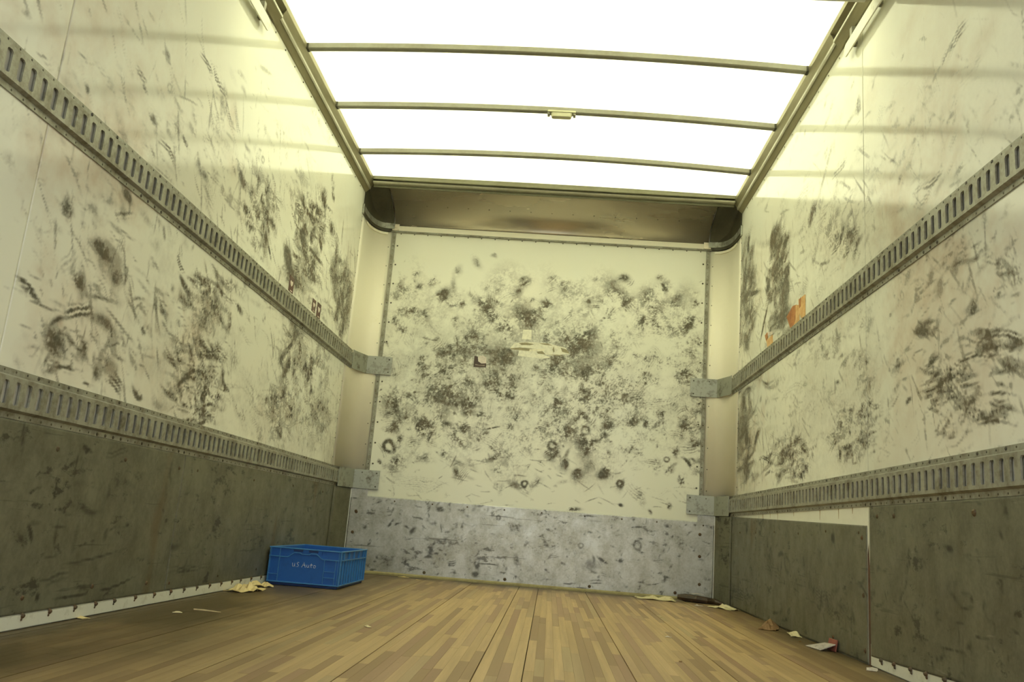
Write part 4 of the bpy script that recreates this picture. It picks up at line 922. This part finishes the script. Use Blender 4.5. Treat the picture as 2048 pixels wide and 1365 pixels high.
MB().prism([(-.032, -.036), (.034, -.034), (.033, .036), (-.028, .034)], -.0010, -.0003).build('patch', plain('pale_patch', (.88, .86, .70), .3), cp)
q = empty('paper_patch', (1.20, 0, 1.585), label='blank pale cover strip just under the peeled label on the nose wall', cat='paper patch')
MB().prism([(-.070, -.032), (.10, -.045), (.16, -.030), (.0, .020), (-.06, .020)], -.0008, -.0003).build('patch', plain('pale_patch_low', (.87, .85, .70), .3), q)

org = worn('orange_torn_tape', (.58, .24, .06), (.33, .095, .012), .45, 0, 16, (.40, .60), .06)
orl = worn('orange_tape_pale_fold', (.74, .47, .20), (.62, .30, .08), .45, 0, 20, (.45, .65), .06)
tp = empty('tape_scrap', (W, 0, 0), label='large torn orange tape scrap on the right wall above the upper rail', cat='tape')
def wallpoly(pts, d0, d1): return MB().loft([[(-d0, y, z) for y, z in pts], [(-d1, y, z) for y, z in pts]])
wallpoly([(-1.470, 1.556), (-1.580, 1.585), (-1.650, 1.575), (-1.655, 1.500), (-1.600, 1.478), (-1.545, 1.476)], .0004, .0016).build('left_flap', org, tp)
wallpoly([(-1.640, 1.574), (-1.700, 1.560), (-1.705, 1.476), (-1.600, 1.472), (-1.640, 1.500)], .0006, .0020).build('middle_fold', orl, tp)
wallpoly([(-1.690, 1.590), (-1.800, 1.585), (-1.800, 1.476), (-1.735, 1.484), (-1.700, 1.520)], .0004, .0030).build('right_flap', orl, tp)
wallpoly([(-1.700, 1.588), (-1.735, 1.588), (-1.730, 1.545), (-1.708, 1.540)], .0030, .0036).build('rust_spot', org, tp)
tp2 = empty('tape_scrap', (W, 0, 0), label='small torn orange tape scrap on the right wall, nearer the corner', cat='tape')
wallpoly([(-1.015, 1.562), (-1.080, 1.568), (-1.090, 1.535), (-1.050, 1.520)], .0004, .0016).build('left_flap', org, tp2)
wallpoly([(-1.085, 1.566), (-1.190, 1.545), (-1.195, 1.528), (-1.095, 1.540)], .0010, .0030).build('white_curl', wht, tp2, label='white curled edge')
wallpoly([(-1.050, 1.525), (-1.190, 1.528), (-1.200, 1.478), (-1.080, 1.474)], .0004, .0014).build('lower_flap', orl, tp2)

# ================================================================== FLOOR DEBRIS
def crumple(n, w, d, h, amp, seed):
    r = random.Random(seed); m = MB(); V = []
    for j in range(n+1):
        for i in range(n+1):
            u, v = i/n-.5, j/n-.5
            V.append((u*w*(1+r.uniform(-.12, .12)), v*d*(1+r.uniform(-.15, .15)), max(.0015, h*(math.cos(u*2.6)*math.cos(v*2.6))*(.5+.5*math.sin(i*2.1+seed)+r.uniform(-amp, amp)))))
    F = [(j*(n+1)+i, j*(n+1)+i+1, (j+1)*(n+1)+i+1, (j+1)*(n+1)+i) for j in range(n) for i in range(n)]
    return m.add(V, F)
def scrap(name, part, loc, rot, size, seed, mat, label, cat, n=6, group=None, amp=.4, th=.0012):
    r = empty(name, loc, label=label, cat=cat, group=group); r.rotation_euler = (0, 0, rot)
    o = crumple(n, *size, amp, seed).build(part, mat, r); md = o.modifiers.new('thick', 'SOLIDIFY'); md.thickness = th; md.offset = 1
    return r
gold = plain('yellow_crumpled_paper', (.72, .58, .28), .6, 0, (.45, .33, .13), 20)
scrap('crumpled_paper', 'sheet', (.075, -1.86, .0), 1.3, (.20, .085, .040), 3, gold, 'crumpled yellow paper on the floor left of the blue crate', 'paper', 8)
o = scrap('torn_paper', 'sheet', (.060, -1.62, .0), .9, (.12, .045, .050), 5, gold, 'small curled yellow paper end between the crumpled paper and the crate', 'paper', 5)
sp_ = empty('wood_splinter', (.235, -2.70, .003), label='thin pale wood splinter lying on the floor near the left wall', cat='wood splinter')
MB().tube([(-.050, .01, 0), (-.01, .0, .001), (.055, -.006, 0)], [.0028, .0032, .0012]).build('stick', plain('pale_splinter', (.70, .56, .30), .6), sp_)
for (x, y, w, lb, sd2) in ((.505, -.118, .075, 'torn yellow paper flake at the foot of the kick plate right of the crate', 11), (.62, -.26, .03, 'tiny yellow flake on the floor before the kick plate', 12)):
    scrap('paper_flake', 'flake', (x, y, .0), .1, (w, w*.45, .008), sd2, gold, lb, 'paper', 4)
wpaper = plain('pale_torn_paper', (.74, .66, .40), .6, 0, (.5, .4, .2), 25)
scrap('torn_paper', 'sheet', (2.130, -.20, .0), -.12, (.24, .13, .034), 21, wpaper, 'flat pale torn paper on the floor left of the dark rubber strip', 'paper', 7)
rubber = empty('rubber_strip', (2.42, -.16, 0), label='dark curled rubber strip on the floor in the front right corner', cat='rubber strip')
MB().tube([(-.145, .010, .026), (-.10, -.004, .025), (-.03, -.035, .024), (.03, -.045, .021), (.08, -.035, .018), (.130, -.060, .009)], [.014, .024, .023, .020, .017, .008], 8).build('strip', plain('dark_rubber', (.045, .028, .014), .5, 0, (.09, .05, .02), 30), rubber)
scrap('white_scrap', 'flake', (2.40, -.120, .049), .0, (.09, .02, .008), 23, wht, 'white paper curl lying on the dark rubber strip', 'paper', 4)
scrap('white_scrap', 'flake', (2.36, -.44, .0), .3, (.05, .03, .010), 25, wht, 'white paper crumb on the floor before the dark rubber strip', 'paper', 4)
scrap('torn_paper', 'sheet', (2.50, -.50, .0), -.9, (.17, .10, .030), 26, wpaper, 'ragged pale paper between the rubber strip and the right wall', 'paper', 6)
brn = plain('brown_leaf', (.26, .15, .06), .7, 0, (.14, .07, .03), 25)
l = scrap('dry_leaf', 'blade', (2.515, -1.50, .0), 1.25, (.24, .08, .034), 31, brn, 'brown dry leaf against the foot of the right wall', 'leaf', 6)
scrap('white_scrap', 'flake', (2.565, -1.74, .0), 1.4, (.18, .045, .018), 33, wpaper, 'pale paper sliver beyond the brown leaf along the right wall', 'paper', 5)
rs = empty('cardboard_scrap', (2.560, -2.24, 0), label='folded red and white cardboard scrap leaning on the right wall sheet', cat='cardboard')
rs.rotation_euler = (0, 0, .1)
MB().loft([[(.018, -.03, .045), (.018, .045, .045), (.010, .045, .002), (.010, -.03, .002)], [(.022, -.03, .045), (.022, .045, .045), (.014, .045, .002), (.014, -.03, .002)]]).build('red_flap', plain('red_card', (.32, .10, .07), .6), rs)
MB().loft([[(.012, -.03, .026), (.012, .07, .020), (-.055, .10, .002), (-.045, -.02, .002)], [(.012, -.03, .030), (.012, .07, .024), (-.055, .10, .004), (-.045, -.02, .004)]]).build('white_flap', plain('printed_card', (.55, .50, .44), .6, 0, (.2, .14, .12), 70), rs)
scrap('white_scrap', 'flake', (2.555, -2.70, .0), 1.2, (.08, .035, .012), 37, wht, 'white paper scrap on the floor beside the near right baseboard', 'paper', 4)
for i, (px, py, s, mt, lb) in enumerate(((1337, 1276, .012, wht, 'white crumb on the bare floor before the rubber strip'), (1322, 1236, .009, wpaper, 'pale crumb on the floor before the torn paper by the corner'), (1361, 1325, .010, brn, 'dark crumb on the floor nearer the viewer than the white crumb'),
        (735, 1255, .016, wpaper, 'pale wood chip on the floor in front of the blue crate'), (158, 1237, .030, gold, 'yellow chip at the foot of the left baseboard'), (355, 1227, .016, wpaper, 'pale chip left of the thin splinter'), (1600, 1285, .010, brn, 'dark crumb near the right wall sheet beyond the cardboard'))):
    p = on(px, py, 2, 0)
    scrap('floor_chip', 'chip', (p.x, p.y, 0), i*.7, (s*2, s, s*.45), 50+i, mt, lb, 'debris', 3, th=.001)
